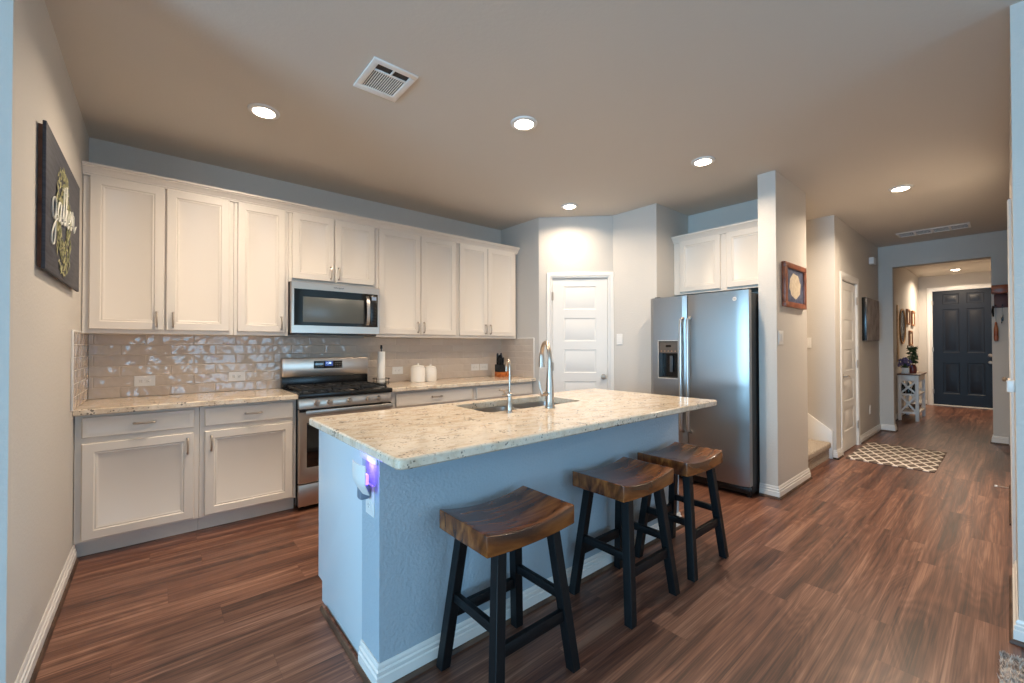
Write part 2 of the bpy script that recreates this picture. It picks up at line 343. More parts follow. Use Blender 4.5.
# pantry corner, with a doorway in its diagonal face
A = Vector((XP, 3.506, 0)); B = Vector((3.97, 2.909, 0)); D = (B-A); DL = D.length; D.normalize(); DN = Vector((-D.y, D.x, 0)); DN = -DN if DN.dot(A) > 0 else DN
DM = frame(A, D, Z_, DN)      # local (s, z, outward)
pw = MB()
pw.prism([(XP, YB), (XP, 3.506), (XP+.1, 3.55), (XP+.1, YB)], 0, H)
pw.prism([(3.97, 2.909), (3.97, 2.362), (4.65, 2.362), (4.65, 2.462), (4.07, 2.462), (4.02, 2.95)], 0, H)
pw.box(0, .145, 0, H, -.1, 0, M=DM); pw.box(.797, DL, 0, H, -.1, 0, M=DM); pw.box(.145, .797, 2.078, H, -.1, 0, M=DM)
struct('wall_pantry', pw, WALL, 0)
struct('wall_alcove', MB().prism([(4.65, YB), (4.65, 1.403), (3.996, 1.403), (3.996, 1.264), (4.82, 1.264), (4.82, YB)], 0, H), WALL, 0)
hw = MB(); YH = 1.272; HD0, HD1 = 6.17, 6.94
hw.box(5.887, 6.03, YH, YB, 0, H); hw.box(6.03, HD0, YH, YH+.12, 0, H); hw.box(HD0, HD1, YH, YH+.12, 2.085, H); hw.box(HD1, 12.75, YH, YH+.12, 0, H)
struct('wall_hall', hw, WALL, 0)
struct('wall_stairwell', MB().box(4.82, 5.887, 4.065, YB, 0, H), WALL, 0)
XE = 8.38
ew = MB(); ew.box(XE, XE+.14, 1.112, YH, 0, H); ew.box(XE, XE+.14, -.017, .142, 0, H); ew.box(XE, XE+.14, .142, 1.112, 2.454, H)
struct('wall_opening', ew, WALL, 0)
fwl = MB(); fwl.box(12.75, 12.9, -.3, .15, 0, H); fwl.box(12.75, 12.9, 1.068, 1.4, 0, H); fwl.box(12.75, 12.9, .15, 1.068, 2.46, H)
struct('wall_front', fwl, WALL, 0)
struct('wall_right', MB().prism([(2.85, -4.8), (2.99, -4.8), (2.99, -.147), (8.52, -.147), (8.52, -.017), (2.85, -.017)], 0, H), WALL, 0)
struct('wall_foyer', MB().box(8.52, 12.9, -.3, -.16, 0, H), WALL, 0)
# living-room walls behind the camera, with window openings
bw = MB()
for x0, x1 in ((-5.6, -3.5), (-1.7, .3), (2.6, 2.85)): bw.box(x0, x1, -4.8, -4.62, 0, H)
for x0, x1 in ((-3.5, -1.7), (.3, 2.6)): bw.box(x0, x1, -4.8, -4.62, 0, .35); bw.box(x0, x1, -4.8, -4.62, 2.35, H)
struct('wall_rear', bw, WALL, 0)
lw = MB(); lw.box(-5.6, -5.42, -4.62, -1.10, 0, H); lw.box(-5.6, -5.42, 1.20, 2.167, 0, H); lw.box(-5.6, -5.42, -1.10, 1.20, 0, .35); lw.box(-5.6, -5.42, -1.10, 1.20, 2.35, H)
struct('wall_west', lw, WALL, 0)
def window(n, x0, x1, y0, y1):
    m = MB(); ax = x1-x0 > y1-y0
    def bar(a0, a1, z0, z1):
        if ax: m.box(a0, a1, y0, y1, z0, z1, .004)
        else: m.box(x0, x1, a0, a1, z0, z1, .004)
    a0, a1 = (x0, x1) if ax else (y0, y1); md = (a0+a1)/2
    bar(a0, a0+.06, .35, 2.35); bar(a1-.06, a1, .35, 2.35); bar(a0, a1, .35, .41); bar(a0, a1, 2.29, 2.35); bar(md-.03, md+.03, .41, 2.29); bar(a0+.06, a1-.06, 1.33, 1.37)
    struct('window_%d' % n, m, TRIM)
window(1, .3, 2.6, -4.50, -4.46); window(2, -3.5, -1.7, -4.50, -4.46); window(3, -5.26, -5.22, -1.10, 1.20)

BP = [(.001, 0), (.016, 0), (.016, .056), (.011, .060), (.013, .066), (.013, .076), (.007, .081), (.009, .086), (.008, .094), (.004, .102), (.001, .102)]
SP = [(.016, .001), (.028, .001), (.026, .010), (.020, .017), (.016, .018)]
def base(nm, path, shoe=True):
    struct(nm, MB().sweep(path, BP), TRIM)
    if shoe: struct('trim_'+nm.split('_', 1)[1], MB().sweep(path, SP), SHOE)
base('baseboard_left', [(XL, 3.64), (XL, 2.167), (-5.4, 2.167)])
base('baseboard_column', [(4.82, 1.32), (4.82, 1.264), (3.996, 1.264), (3.996, 1.403)])
base('baseboard_stair', [(6.085, YH), (5.887, YH), (5.887, 1.298)])
base('baseboard_hall', [(XE, YH), (7.03, YH)])
base('baseboard_opening', [(8.52, 1.112), (XE, 1.112), (XE, 1.256)])
base('baseboard_stub', [(XE, .012), (XE, .142), (8.52, .142)])
base('baseboard_foyer', [(12.75, YH), (8.52, YH)])
base('baseboard_front', [(12.75, 1.152), (12.75, 1.256)])
base('baseboard_right', [(2.85, -4.6), (2.85, -.017), (3.62, -.017)])
base('baseboard_passage', [(4.66, -.017), (5.95, -.017)])
base('baseboard_rear', [(-5.4, -4.6), (2.85, -4.6)][::-1])
base('baseboard_west', [(-5.4, 2.15), (-5.4, -4.6)])
base('baseboard_pantry', [(3.97, 2.362), (3.97, 2.909)])

def casing(mb, w, h, cw=.062, t=.014, x0=0):   # around an opening of width w, height h, in a local (u, v, out) frame
    pr = [(0, .001), (0, t*.55), (cw*.25, t*.7), (cw*.3, t), (cw*.85, t), (cw, t*.75), (cw, .001)]
    return pr
def casing_mb(Mx, w, h, cw=.062, t=.014):
    m = MB(); tb = bmesh.new()
    prof = [(0, .001), (0, t*.6), (cw*.22, t*.75), (cw*.3, t), (cw*.86, t), (cw, t*.7), (cw, .001)]
    corners = [(0, 0, -1, 0), (0, h, -1, 1), (w, h, 1, 1), (w, 0, 1, 0)]; rings = []
    for u, v, du, dv in corners: rings.append([tb.verts.new((u+du*o_, v+dv*o_, z)) for o_, z in prof])
    for a, b in zip(rings, rings[1:]):
        for j in range(len(prof)): tb.faces.new((a[j], a[(j+1) % len(prof)], b[(j+1) % len(prof)], b[j]))
    tb.faces.new(rings[0]); tb.faces.new(rings[-1]); bmesh.ops.recalc_face_normals(tb, faces=tb.faces)
    bmesh.ops.transform(tb, matrix=Mx, verts=tb.verts); m._merge(tb); return m
def jamb(m, Mx, w, h, d):
    m.box(0, .012, 0, h, -d, .002, M=Mx); m.box(w-.012, w, 0, h, -d, .002, M=Mx); m.box(0, w, h-.012, h, -d, .002, M=Mx); return m
def knob(parent, Mx, u, v, name='door_knob', r=.026):
    K = Mx @ Matrix.Translation((u, v, 0)); m = MB()
    m.lathe((0, 0, 0), [(0, 0), (.032, 0), (.032, .006), (.012, .010), (.010, .030), (r*.8, .036), (r, .050), (r*.75, .062), (0, .066)], 20, M=K)
    return m.build(name, NICKEL, parent)
def lever(parent, Mx, u, v, dr):
    K = Mx @ Matrix.Translation((u, v, 0)); m = MB()
    m.lathe((0, 0, 0), [(0, 0), (.032, 0), (.032, .007), (.012, .010), (.011, .045), (0, .046)], 20, M=K)
    m.tube([K @ Vector((dr*a, b, .045)) for a, b in ((-.005, 0), (.03, .004), (.07, .002), (.11, -.006))], [.010, .009, .008, .007], 8)
    return m.build('door_handle', NICKEL, parent)
def hinge(parent, Mx, u, v):
    m = MB(); m.box(-.014, .014, -.045, .045, 0, .004, M=Mx @ Matrix.Translation((u, v, 0)))
    m.tube([Mx @ Vector((u, v-.05, .007)), Mx @ Vector((u, v+.05, .007))], .006, 8); return m.build('hinge', NICKEL, parent)
PR = ((0, 0), (.005, .005), (.014, .006), (.026, .002))
def five_panel(Mx, w, h, side=.13):
    O = Mx @ Vector((0, .008, -.012)); R = Mx.to_3x3(); U, V, N = R @ X_, R @ Y_, R @ Z_
    return MB().panel(O, U, V, N, w, h-.012, .035, [(side, z-.008, w-side, z+.265-.008) for z in (.25, .615, .980, 1.343, 1.708)], PR)
# pantry door
d = struct('door_1', five_panel(DM @ Matrix.Translation((.158, 0, 0)), .626, 2.066), TRIM)
d['_w'] = (0, 0, 0); DK = DM @ Matrix.Translation((0, 0, -.012))
knob(d, DK, .735, .935)
for z in (.25, 1.05, 1.86): hinge(d, DM, .155, z)
struct('trim_1', jamb(casing_mb(DM @ Matrix.Translation((.145, 0, 0)), .652, 2.078, .055), DM @ Matrix.Translation((.145, 0, 0)), .652, 2.078, .1), TRIM)
# hall closet door
HM = frame((HD0, YH, 0), X_, Z_, -Y_)
d = struct('door_2', five_panel(HM @ Matrix.Translation((.014, 0, 0)), .742, 2.07, .14), TRIM); d['_w'] = (0, 0, 0)
lever(d, HM @ Matrix.Translation((0, 0, -.012)), .075, .92, 1)
for z in (.27, 1.05, 1.86): hinge(d, HM, .757, z)
struct('trim_2', jamb(casing_mb(HM, .77, 2.085, .075), HM, .77, 2.085, .12), TRIM)
# front door: tall six-panel door
FM = frame((12.75, 1.068, 0), -Y_, Z_, -X_)
O = FM @ Vector((.014, .02, -.02))
def six(w):
    a, b_ = .15, w/2-.055; c, e = w/2+.055, w-.15
    r = []
    for z0, z1 in ((.25, .90), (1.12, 2.03), (2.14, 2.35)): r += [(a, z0, b_, z1), (c, z0, e, z1)]
    return r
d = struct('door_3', MB().panel(O, -Y_, Z_, -X_, .89, 2.425, .045, six(.89), ((0, 0), (.008, .008), (.03, .010), (.055, .002))), DOORBLK); d['_w'] = (0, 0, 0)
knob(d, FM @ Matrix.Translation((0, 0, -.02)), .828, .94, 'door_knob'); knob(d, FM @ Matrix.Translation((0, 0, -.02)), .828, 1.085, 'deadbolt', .022)
for z in (.3, 1.2, 2.2): hinge(d, FM, .012, z)
m = jamb(casing_mb(FM, .918, 2.46, .07), FM, .918, 2.46, .15); struct('trim_3', m, TRIM)
struct('trim_4', MB().box(12.70, 12.80, .16, 1.06, .001, .028, .006), mat('metal_threshold', srgb(200, 196, 188), .4))
struct('floor_porch', MB().box(12.9, 14, 0, 1.2, -.1, -.02), TRIM)
# doors seen edge-on in the hall's right wall
RM = frame((6.88, -.017, 0), -X_, Z_, Y_)
for i, (x0, w) in enumerate(((6.05, .81), (3.70, .88))):
    RM = frame((x0+w, -.017, 0), -X_, Z_, Y_)
    d = struct('door_%d' % (4+i), five_panel(RM @ Matrix.Translation((0, 0, .014)), w, 2.04, .14), TRIM); d['_w'] = (0, 0, 0)
    if i == 0: knob(d, RM @ Matrix.Translation((0, 0, .002)), .07, .93)
    struct('trim_%d' % (5+i), casing_mb(RM, w, 2.045, .062, .016), TRIM)

# ------------------------------------------------------------------ cabinets
def pull(parent, C, axis, N, L=.10):
    C, a, N = Vector(C), Vector(axis), Vector(N); m = MB(); h = .026
    pts = [C-a*L/2, C-a*L/2+N*h*.75, C-a*L*.36+N*h, C+N*(h+.003), C+a*L*.36+N*h, C+a*L/2+N*h*.75, C+a*L/2]
    m.tube(pts, [.0070, .006, .0055, .0055, .0055, .006, .0070], 8)
    for s_ in (-1, 1): m.tube([C+a*s_*L/2-N*.001, C+a*s_*L/2+N*.004], .0085, 10)
    return m.build('handle', NICKEL, parent)
DR = ((0, 0), (.006, .006), (.013, .005), (.026, .013))
def door_front(parent, name, x0, x1, z0, z1, y, hx=None, hz=None, horiz=False, fr=.052):
    w, h = x1-x0, z1-z0
    if horiz: pn = [(.022, .022, w-.022, h-.022)]; rg = ((0, 0), (.006, .003))
    else: pn = [(fr, fr, w-fr, h-fr)]; rg = DR
    o = MB().panel((x0, y, z0), X_, Z_, -Y_, w, h, .019, pn, rg).build(name, CAB, parent)
    if hx is not None: pull(o, (hx, y, hz), X_ if horiz else Z_, -Y_)
    return o
YU = 3.875
def wall_unit(x0, x1, z0, z1, doors, label):
    t = thing('wall_cabinet', ((x0+x1)/2, 4.05, z0), label, 'cabinet', 'white wall cabinets along the back wall')
    MB().box(x0+.001, x1-.001, YU+.021, YB-.002, z0, z1, .0015, 1).build('cabinet_body', CAB, t)
    for a, b, hx in doors: door_front(t, 'door', a, b, z0+.028, z1-.018, YU, hx, z0+.028+.075)
    return t
ZU0, ZU1 = 1.376, 2.436
wall_unit(XL+.002, .450, ZU0, ZU1, [(-.345, .035, -.005), (.045, .423, .085)], 'widest white wall cabinet with two doors in the corner by the charcoal sign')
wall_unit(.450, .835, ZU0, ZU1, [(.474, .810, .780)], 'narrow white wall cabinet with a single door beside the microwave')
wall_unit(.835, 1.590, 1.832, ZU1, [(.861, 1.202, 1.172), (1.210, 1.568, 1.240)], 'short white wall cabinet directly above the microwave')
wall_unit(1.590, 2.503, ZU0, ZU1, [(1.613, 2.053, 2.022), (2.059, 2.478, 2.090)], 'tall two-door white wall cabinet just after the microwave, over the paper towels')
wall_unit(2.503, 3.352, ZU0, ZU1, [(2.528, 2.908, 2.877), (2.914, 3.314, 2.945)], 'two-door white wall cabinet nearest the pantry, above the knife block')
struct('trim_7', MB().sweep([(3.353, YB-.002), (3.353, YU+.015), (XL+.001, YU+.015)], [(.0, ZU1-.024), (.012, ZU1-.024), (.012, ZU1-.012), (.017, ZU1-.010), (.017, ZU1-.004), (.026, ZU1+.008), (.030, ZU1+.018), (.044, ZU1+.028), (.044, ZU1+.034), (.054, ZU1+.036), (.054, ZU1+.050), (.0, ZU1+.050)]), CAB)
YF = 3.5945
def base_unit(x0, x1, fronts, label, group='white base cabinets along the back wall'):
    t = thing('base_cabinet', ((x0+x1)/2, 3.9, 0), label, 'cabinet', group)
    MB().box(x0+.001, x1-.001, YF+.021, YB-.002, .103, .874, .0015, 1).build('cabinet_body', CAB, t)
    MB().box(x0+.001, x1-.001, YF+.085, YF+.10, .002, .103).build('toe_kick', CAB, t)
    for k, a, b, z0, z1, hx, hz in fronts: door_front(t, k, a, b, z0, z1, YF, hx, hz, k == 'drawer')
base_unit(XL+.002, .224, [('drawer', -.345, .195, .735, .858, -.06, .80), ('door', -.345, .195, .118, .700, .160, .615)], 'white base cabinet with a drawer over a door, in the corner by the side wall')
base_unit(.224, .834, [('drawer', .254, .808, .735, .858, .545, .80), ('door', .254, .808, .118, .700, .290, .615)], 'white base cabinet with a drawer over a door, touching the range')
base_unit(1.606, 2.522, [('drawer', 1.660, 2.495, .735, .858, 2.08, .80), ('door', 1.640, 2.062, .118, .700, 2.03, .615), ('door', 2.070, 2.492, .118, .700, 2.10, .615)], 'white base cabinet under the canisters, with one wide drawer, beyond the range')
base_unit(2.522, 3.368, [('drawer', 2.552, 3.342, .735, .858, 2.95, .80), ('door', 2.552, 2.942, .118, .700, 2.91, .615), ('door', 2.950, 3.342, .118, .700, 2.98, .615)], 'white base cabinet under the knife block, next to the pantry corner')
def slab(outer, z0, z1, inner=None, bev=.005):
    """stone slab from a closed outline with an optional cut-out"""
    m = MB(); t = bmesh.new()
    def loop(pts, z): return [t.verts.new((x, y, z)) for x, y in pts]
    def inset(pts, d):
        n = len(pts); r = []
        for i in range(n):
            a, b, c = Vector(pts[i-1]), Vector(pts[i]), Vector(pts[(i+1) % n]); d0, d1 = (b-a).normalized(), (c-b).normalized()
            n0, n1 = Vector((-d0.y, d0.x)), Vector((-d1.y, d1.x)); mm = (n0+n1).normalized(); mm /= max(.3, mm.dot(n0)); r.append((b.x+mm.x*d, b.y+mm.y*d))
        return r
    oi = inset(outer, bev); L = [loop(oi, z1), loop(outer, z1-bev), loop(outer, z0+bev), loop(oi, z0)]
    n = len(outer)
    for a, b in zip(L, L[1:]):
        for k in range(n): t.faces.new((a[k], a[(k+1) % n], b[(k+1) % n], b[k]))
    for z, lo in ((z1, L[0]), (z0, L[3])):
        ed = [t.edges.get((lo[k], lo[(k+1) % n])) for k in range(n)]
        if inner:
            il = loop(inner, z); ni = len(inner); ed += [t.edges.new((il[k], il[(k+1) % ni])) for k in range(ni)]
            if z == z1: top = il
            else:
                for k in range(ni): t.faces.new((top[k], top[(k+1) % ni], il[(k+1) % ni], il[k]))
        bmesh.ops.triangle_fill(t, edges=ed, use_beauty=True)
    bmesh.ops.recalc_face_normals(t, faces=t.faces); m._merge(t); return m
def rrect(x0, x1, y0, y1, r, n=5):
    rs = r if isinstance(r, (list, tuple)) else [r]*4; P = []
    for (cx, cy, a0), q in zip(((x0, y0, 180), (x1, y0, 270), (x1, y1, 0), (x0, y1, 90)), rs):
        sx = 1 if cx == x0 else -1; sy = 1 if cy == y0 else -1
        for k in range(n+1):
            a = math.radians(a0+90*k/n); P.append((cx+sx*q+q*math.cos(a), cy+sy*q+q*math.sin(a)))
    return P
for (x0, x1, lb) in ((XL+.002, .834, 'granite worktop on the base cabinets at the side wall, ending at the range'), (1.606, 3.368, 'granite worktop running from the range to the pantry corner under the canisters')):
    o = slab([(x0, 3.556), (x1, 3.556), (x1, YB-.002), (x0, YB-.002)], .876, .914).build('worktop', GRAN); tag(o, lb, 'worktop')
# tile splashback
m = MB(); m.box(XL+.010, 3.360, YB-.009, YB-.001, .9155, ZU0-.001); struct('wall_tile_back', m, TILE, 0)
struct('wall_tile_left', MB().box(XL+.001, XL+.009, 3.490, YB-.001, .9155, ZU0-.001), TILE, 0)
struct('wall_tile_right', MB().box(3.361, 3.369, 3.592, YB-.001, .9155, ZU0-.001), TILE, 0)
m = MB(); m.box(XL+.001, XL+.011, 3.478, 3.4895, .9155, ZU0+.008, .002); m.box(XL+.001, XL+.011, 3.4895, YU, ZU0, ZU0+.010, .002); struct('trim_8', m, TRIM)
m = MB(); m.box(3.359, 3.369, 3.580, 3.5915, .9155, ZU0+.008, .002); m.box(3.359, 3.369, 3.5915, YU, ZU0, ZU0+.010, .002); struct('trim_9', m, TRIM)

# fridge alcove cabinet (faces -X)
t = thing('wall_cabinet', (4.45, 1.88, 1.83), 'white two-door wall cabinet above the refrigerator in the alcove', 'cabinet')
MB().box(4.321, 4.648, 1.405, 2.360, 1.838, 2.425, .0015, 1).build('cabinet_body', CAB, t)
for y1, y0 in ((2.285, 1.860), (1.800, 1.440)):
    MB().panel((4.30, y1, 1.862), -Y_, Z_, -X_, y1-y0, .545, .019, [(.052, .052, y1-y0-.052, .545-.052)], DR).build('door', CAB, t)
struct('trim_10', MB().sweep([(4.312, 1.405), (4.312, 2.360)], [(.0, 2.404), (.010, 2.404), (.014, 2.418), (.035, 2.445), (.045, 2.455), (.045, 2.470), (.0, 2.470)]), CAB)

# ------------------------------------------------------------------ range
t = thing('gas_range', (1.22, 3.85, 0), 'stainless steel gas range with black cooktop between the base cabinets', 'stove')
x0, x1 = .838, 1.602
MB().box(x0, x1, 3.602, 4.185, .03, .878, .003).build('range_body', BLACK, t)
for sx in (x0+.05, x1-.05):
    for y in (3.66, 4.1): MB().lathe((sx, y, 0), [(0, 0), (.018, 0), (.018, .03), (0, .03)], 12).build('foot', BLACK, t)
ct = MB().box(x0-.001, x1+.001, 3.545, 4.10, .878, .917, .008).build('cooktop', BLACK, t)
g = MB()
for k in range(3):
    a = x0+.03+k*.237; b = a+.225
    for yy in (3.60, 3.835, 4.07): g.box(a, b, yy-.006, yy+.006, .932, .946, .002)
    for xx in (a+.006, (a+b)/2, b-.006): g.box(xx-.006, xx+.006, 3.60, 4.07, .930, .944, .002)
    for xx in (a+.006, b-.006):
        for yy in (3.60, 3.835, 4.07): g.box(xx-.007, xx+.007, yy-.007, yy+.007, .917, .932)
    for yy in (3.718, 3.952): g.box(a+.04, b-.04, yy-.005, yy+.005, .930, .944, .002)
g.build('grate', GRATE, t)
for (bx, by, r) in ((.99, 3.72, .045), (.99, 3.95, .036), (1.22, 3.835, .05), (1.45, 3.72, .045), (1.45, 3.95, .036)):
    b_ = MB().lathe((bx, by, .917), [(0, 0), (r, 0), (r, .006), (r*.75, .008), (r*.75, .013), (0, .014)], 20).build('burner', GRATE, t)
# control panel, slightly leaning
m = MB(); m.prism([(3.56, .795), (3.602, .795), (3.602, .876), (3.572, .876)], x0+.004, x1-.004, .003, M=Matrix(((0, 0, 1, 0), (1, 0, 0, 0), (0, 1, 0, 0), (0, 0, 0, 1))))
cp = m.build('control_panel', STEELH, t)
for kx in (.973, 1.071, 1.232, 1.385, 1.483):
    K = frame((kx, 3.566, .836), X_, Z_, -Y_)
    kn = MB().lathe((0, 0, 0), [(0, 0), (.026, 0), (.026, .004), (.020, .006), (.019, .026), (.016, .030), (0, .030)], 22, M=K); kn.box(-.003, .003, -.019, .019, .030, .034, .001, M=K)
    kn.build('knob', STEELH, cp)
od = MB().panel((x0+.004, 3.562, .215), X_, Z_, -Y_, x1-x0-.008, .572, .036, [(.055, .115, x1-x0-.063, .475)], ((0, 0), (.003, .002))).build('oven_door', STEELH, t)
MB().box(x0+.062, x1-.062, 3.5625, 3.566, .334, .686, .001).build('oven_window', GLASS, od)
m = MB(); m.box(x0+.045, x1-.01, 3.512, 3.530, .748, .786, .006)
for sx in (x0+.075, x1-.04): m.box(sx-.014, sx+.014, 3.53, 3.563, .752, .782, .004)
m.build('oven_handle', STEEL, od)
MB().box(x0+.006, x1-.006, 3.5605, 3.563, .770, .790).build('door_gap', BLACK, od)
MB().box(x0+.004, x1-.004, 3.565, 3.60, .035, .205, .005).build('storage_drawer', STEELH, t)
bg = MB().box(x0, x1, 4.125, 4.188, .917, 1.012, .004).build('backguard_base', BLACK, t)
bg = MB().box(x0, x1, 4.118, 4.190, 1.012, 1.182, .010).build('backguard', STEELH, t)
dp = MB().box(1.097, 1.352, 4.115, 4.120, 1.083, 1.152, .001).build('display_panel', GLASS, bg)
MB().box(1.195, 1.265, 4.1135, 4.1155, 1.105, 1.148).build('screen', DISPB, dp)
o = MB(); o.text('1:38', .026, frame((1.227, 4.113, 1.131), X_, Z_, -Y_), .0004); o.build('digits', DISP, dp, 0)
BTN = mat('button_print', srgb(150, 150, 150), .5)
for i in range(4):
    for j in range(3):
        for sx in (1.118+.018*i, 1.285+.018*i): MB().box(sx, sx+.009, 4.1140, 4.1155, 1.096+.018*j, 1.1+.018*j).build('button', BTN, dp, 0)

# ------------------------------------------------------------------ microwave
t = thing('microwave', (1.216, 4.0, 1.395), 'stainless over-the-range microwave hanging below the short cabinet', 'microwave')
MB().box(.837, 1.588, 3.822, YB-.012, 1.398, 1.828, .003).build('microwave_body', DARKSIDE, t)
fr = MB().panel((.835, 3.796, 1.397), X_, Z_, -Y_, .755, .431, .028, [(.022, .066, .733, .371)], ((0, 0), (.002, .003))).build('door_frame', STEELH, t)
MB().box(.858, 1.567, 3.7975, 3.802, 1.464, 1.767).build('door_glass', GLASS, t)
MB().box(.925, 1.435, 3.7965, 3.7995, 1.492, 1.705, .001).build('window', GLASS2, t)
m = MB(); n = 9
for k in range(n):
    pass
pts = [Vector((1.472, 3.795-.030*math.sin(math.pi*k/8)**.6 if 0 < k < 8 else 3.797, 1.478+.27*k/8)) for k in range(9)]
for a, b in zip(pts, pts[1:]):
    m.loft([(a.x-.015, a.y, a.z), (a.x+.015, a.y, a.z), (a.x+.015, a.y+.008, a.z), (a.x-.015, a.y+.008, a.z)], [(b.x-.015, b.y, b.z), (b.x+.015, b.y, b.z), (b.x+.015, b.y+.008, b.z), (b.x-.015, b.y+.008, b.z)])
m.build('handle', STEEL, t)
cp = MB().box(1.503, 1.562, 3.7955, 3.7985, 1.472, 1.758, .001).build('keypad', BLACK, t)
MB().box(1.512, 1.553, 3.7945, 3.7960, 1.712, 1.742).build('screen', mat('lcd', srgb(110, 124, 140), .3, emit=((.4, .5, .7, 1), .25)), cp)
for i in range(3):
    for j in range(6): MB().box(1.513+.015*i, 1.521+.015*i, 3.7948, 3.796, 1.50+.028*j, 1.505+.028*j).build('button', SLOT, cp, 0)
o = MB(); o.text('Whirlpool', .021, frame((1.215, 3.7955, 1.797), X_, Z_, -Y_), .0006); o.build('badge', SLOT, t, 0)
MB().box(.86, 1.57, 3.83, 4.12, 1.388, 1.398).build('grease_filter', BLACK, t)

# ------------------------------------------------------------------ items on the back worktop
t = thing('paper_towel_holder', (1.69, 3.985, .9145), 'white paper towel roll on a black wire holder beside the range', 'paper towel')
m = MB(); c = (1.683, 3.985, .9155)
m.lathe(c, [(0, 0), (.055, 0), (.055, .004), (0, .005)], 24)
m.tube([(c[0]+.082*math.cos(a*.2618), c[1]+.082*math.sin(a*.2618), c[2]+.018) for a in range(25)], .003, 6)
m.tube([(c[0]+.082*math.cos(a*.2618), c[1]+.082*math.sin(a*.2618), c[2]+.055) for a in range(25)], .003, 6)
for a in range(4): m.tube([(c[0]+.082*math.cos(a*1.571+.6), c[1]+.082*math.sin(a*1.571+.6), c[2]+z) for z in (.003, .062)], .003, 6); m.tube([(c[0]+.05*math.cos(a*1.571+.6), c[1]+.05*math.sin(a*1.571+.6), c[2]+.003), (c[0]+.082*math.cos(a*1.571+.6), c[1]+.082*math.sin(a*1.571+.6), c[2]+.003)], .003, 6)
m.tube([(c[0], c[1], c[2]), (c[0], c[1], 1.268)], .006, 8)
m.lathe((c[0], c[1], 1.262), [(0, 0), (.010, 0), (.012, .012), (.009, .022), (.011, .030), (.006, .036), (0, .037)], 14)
m.build('wire_stand', BLACK, t)
MB().lathe((c[0], c[1], .923), [(.015, 0), (.034, 0), (.036, .003), (.036, .309), (.034, .312), (.015, .312)], 28).build('paper_roll', PAPER, t)
for (cx, cy, r, h_, lb) in ((2.080, 3.985, .076, .155, 'larger white ceramic canister with lid, nearer the range'), (2.232, 3.995, .066, .142, 'smaller white ceramic canister with lid, farther from the range')):
    t = thing('canister', (cx, cy, .9145), lb, 'canister', 'white lidded canisters on the back worktop')
    MB().lathe((cx, cy, .9145), [(0, 0), (r*.94, 0), (r, .006), (r, h_*.86), (r*.93, h_*.97), (r*.84, h_), (0, h_)], 30).build('jar', CERAMIC, t)
    l = MB().lathe((cx, cy, .9145+h_), [(0, .0), (r*.88, 0), (r*.88, .010), (r*.6, .020), (.013, .024), (.009, .030), (.013, .036), (.009, .041), (0, .042)], 30).build('lid', CERAMIC, t)
t = thing('knife_block', (3.19, 3.99, .9145), 'wooden knife block with black-handled knives in the corner by the pantry', 'knife block')
m = MB(); m.box(3.142, 3.228, 3.93, 4.05, .915, .975, .006); m.build('base', OAKB, t)
m = MB(); m.loft([(3.144, 3.935, .9755), (3.226, 3.935, .9755), (3.226, 4.048, .9755), (3.144, 4.048, .9755)], [(3.144, 3.955, 1.065), (3.226, 3.955, 1.065), (3.226, 4.048, 1.065), (3.144, 4.048, 1.065)]); m.build('block', BLACK, t)
for i in range(6):
    bx = 3.158+.027*(i % 3); by = 3.975+.042*(i//3); zt = 1.15+.022*(i % 2)+.03*(i//3)
    m = MB(); m.tube([(bx, by, 1.066), (bx-.004, by-.010, zt-.02), (bx-.004, by-.014, zt)], [.011, .012, .009], 8)
    k = m.build('knife_handle', BLACK, t)
    MB().tube([(bx, by, 1.0655), (bx-.0005, by-.001, 1.078)], .009, 8).build('bolster', NICKEL, k)
t = tag(MB().box(3.234, 3.270, 3.93, 3.985, .9145, .985, .006).build('wooden_box', OAKB), 'small orange-brown wooden box beside the knife block', 'box')

def plate(cx, cz, Mx_fn, w, h, kind, label, n=1, group=None, cat='outlet'):
    """wall plate; Mx_fn: frame at the plate centre, local x right, y up, z out"""
    K = Mx_fn; loc = K.translation
    t = thing('wall_outlet' if kind == 'outlet' else 'light_switch', tuple(loc), label, cat, group)
    MB().panel(K @ Vector((-w/2, -h/2, .006)), K.to_3x3() @ X_, K.to_3x3() @ Y_, K.to_3x3() @ Z_, w, h, .0055, [], b=.002).build('plate', PLASTIC, t)
    for i in range(n):
        off = (i-(n-1)/2)*.046
        if kind == 'outlet':
            hz = w > h
            for s_ in (-1, 1):
                a, b = (s_*.020+off, 0) if hz else (off, s_*.020)
                e = MB().box(a-.014, a+.014, b-.014, b+.014, .006, .0085, .002, M=K).build('socket', PLASTIC, t)
                q = MB()
                if hz: q.box(a-.002, a+.006, b+.005, b+.007, .0085, .009, M=K); q.box(a-.002, a+.005, b-.007, b-.005, .0085, .009, M=K); q.box(a-.009, a-.006, b-.002, b+.002, .0085, .009, M=K)
                else: q.box(a-.007, a-.005, b-.002, b+.006, .0085, .009, M=K); q.box(a+.005, a+.007, b-.002, b+.005, .0085, .009, M=K); q.box(a-.002, a+.002, b-.009, b-.006, .0085, .009, M=K)
                q.build('slot', SLOT, e, 0)
        else:
            MB().panel(K @ Vector((off-.016, -.033, .009)), K.to_3x3() @ X_, K.to_3x3() @ Y_, K.to_3x3() @ Z_, .032, .066, .003, [], b=.001).build('rocker', PLASTIC, t)
    return t
bk = lambda x, z: frame((x, YB-.009, z), X_, Z_, -Y_)
plate(0, 0, bk(-.071, 1.030), .120, .078, 'outlet', 'wall outlet on the tile nearest the charcoal sign, above the corner worktop')
plate(0, 0, bk(.512, 1.036), .120, .078, 'outlet', 'wall outlet on the tile just before the range')
plate(0, 0, bk(1.950, 1.030), .120, .078, 'outlet', 'wall outlet on the tile between paper towels and canisters')
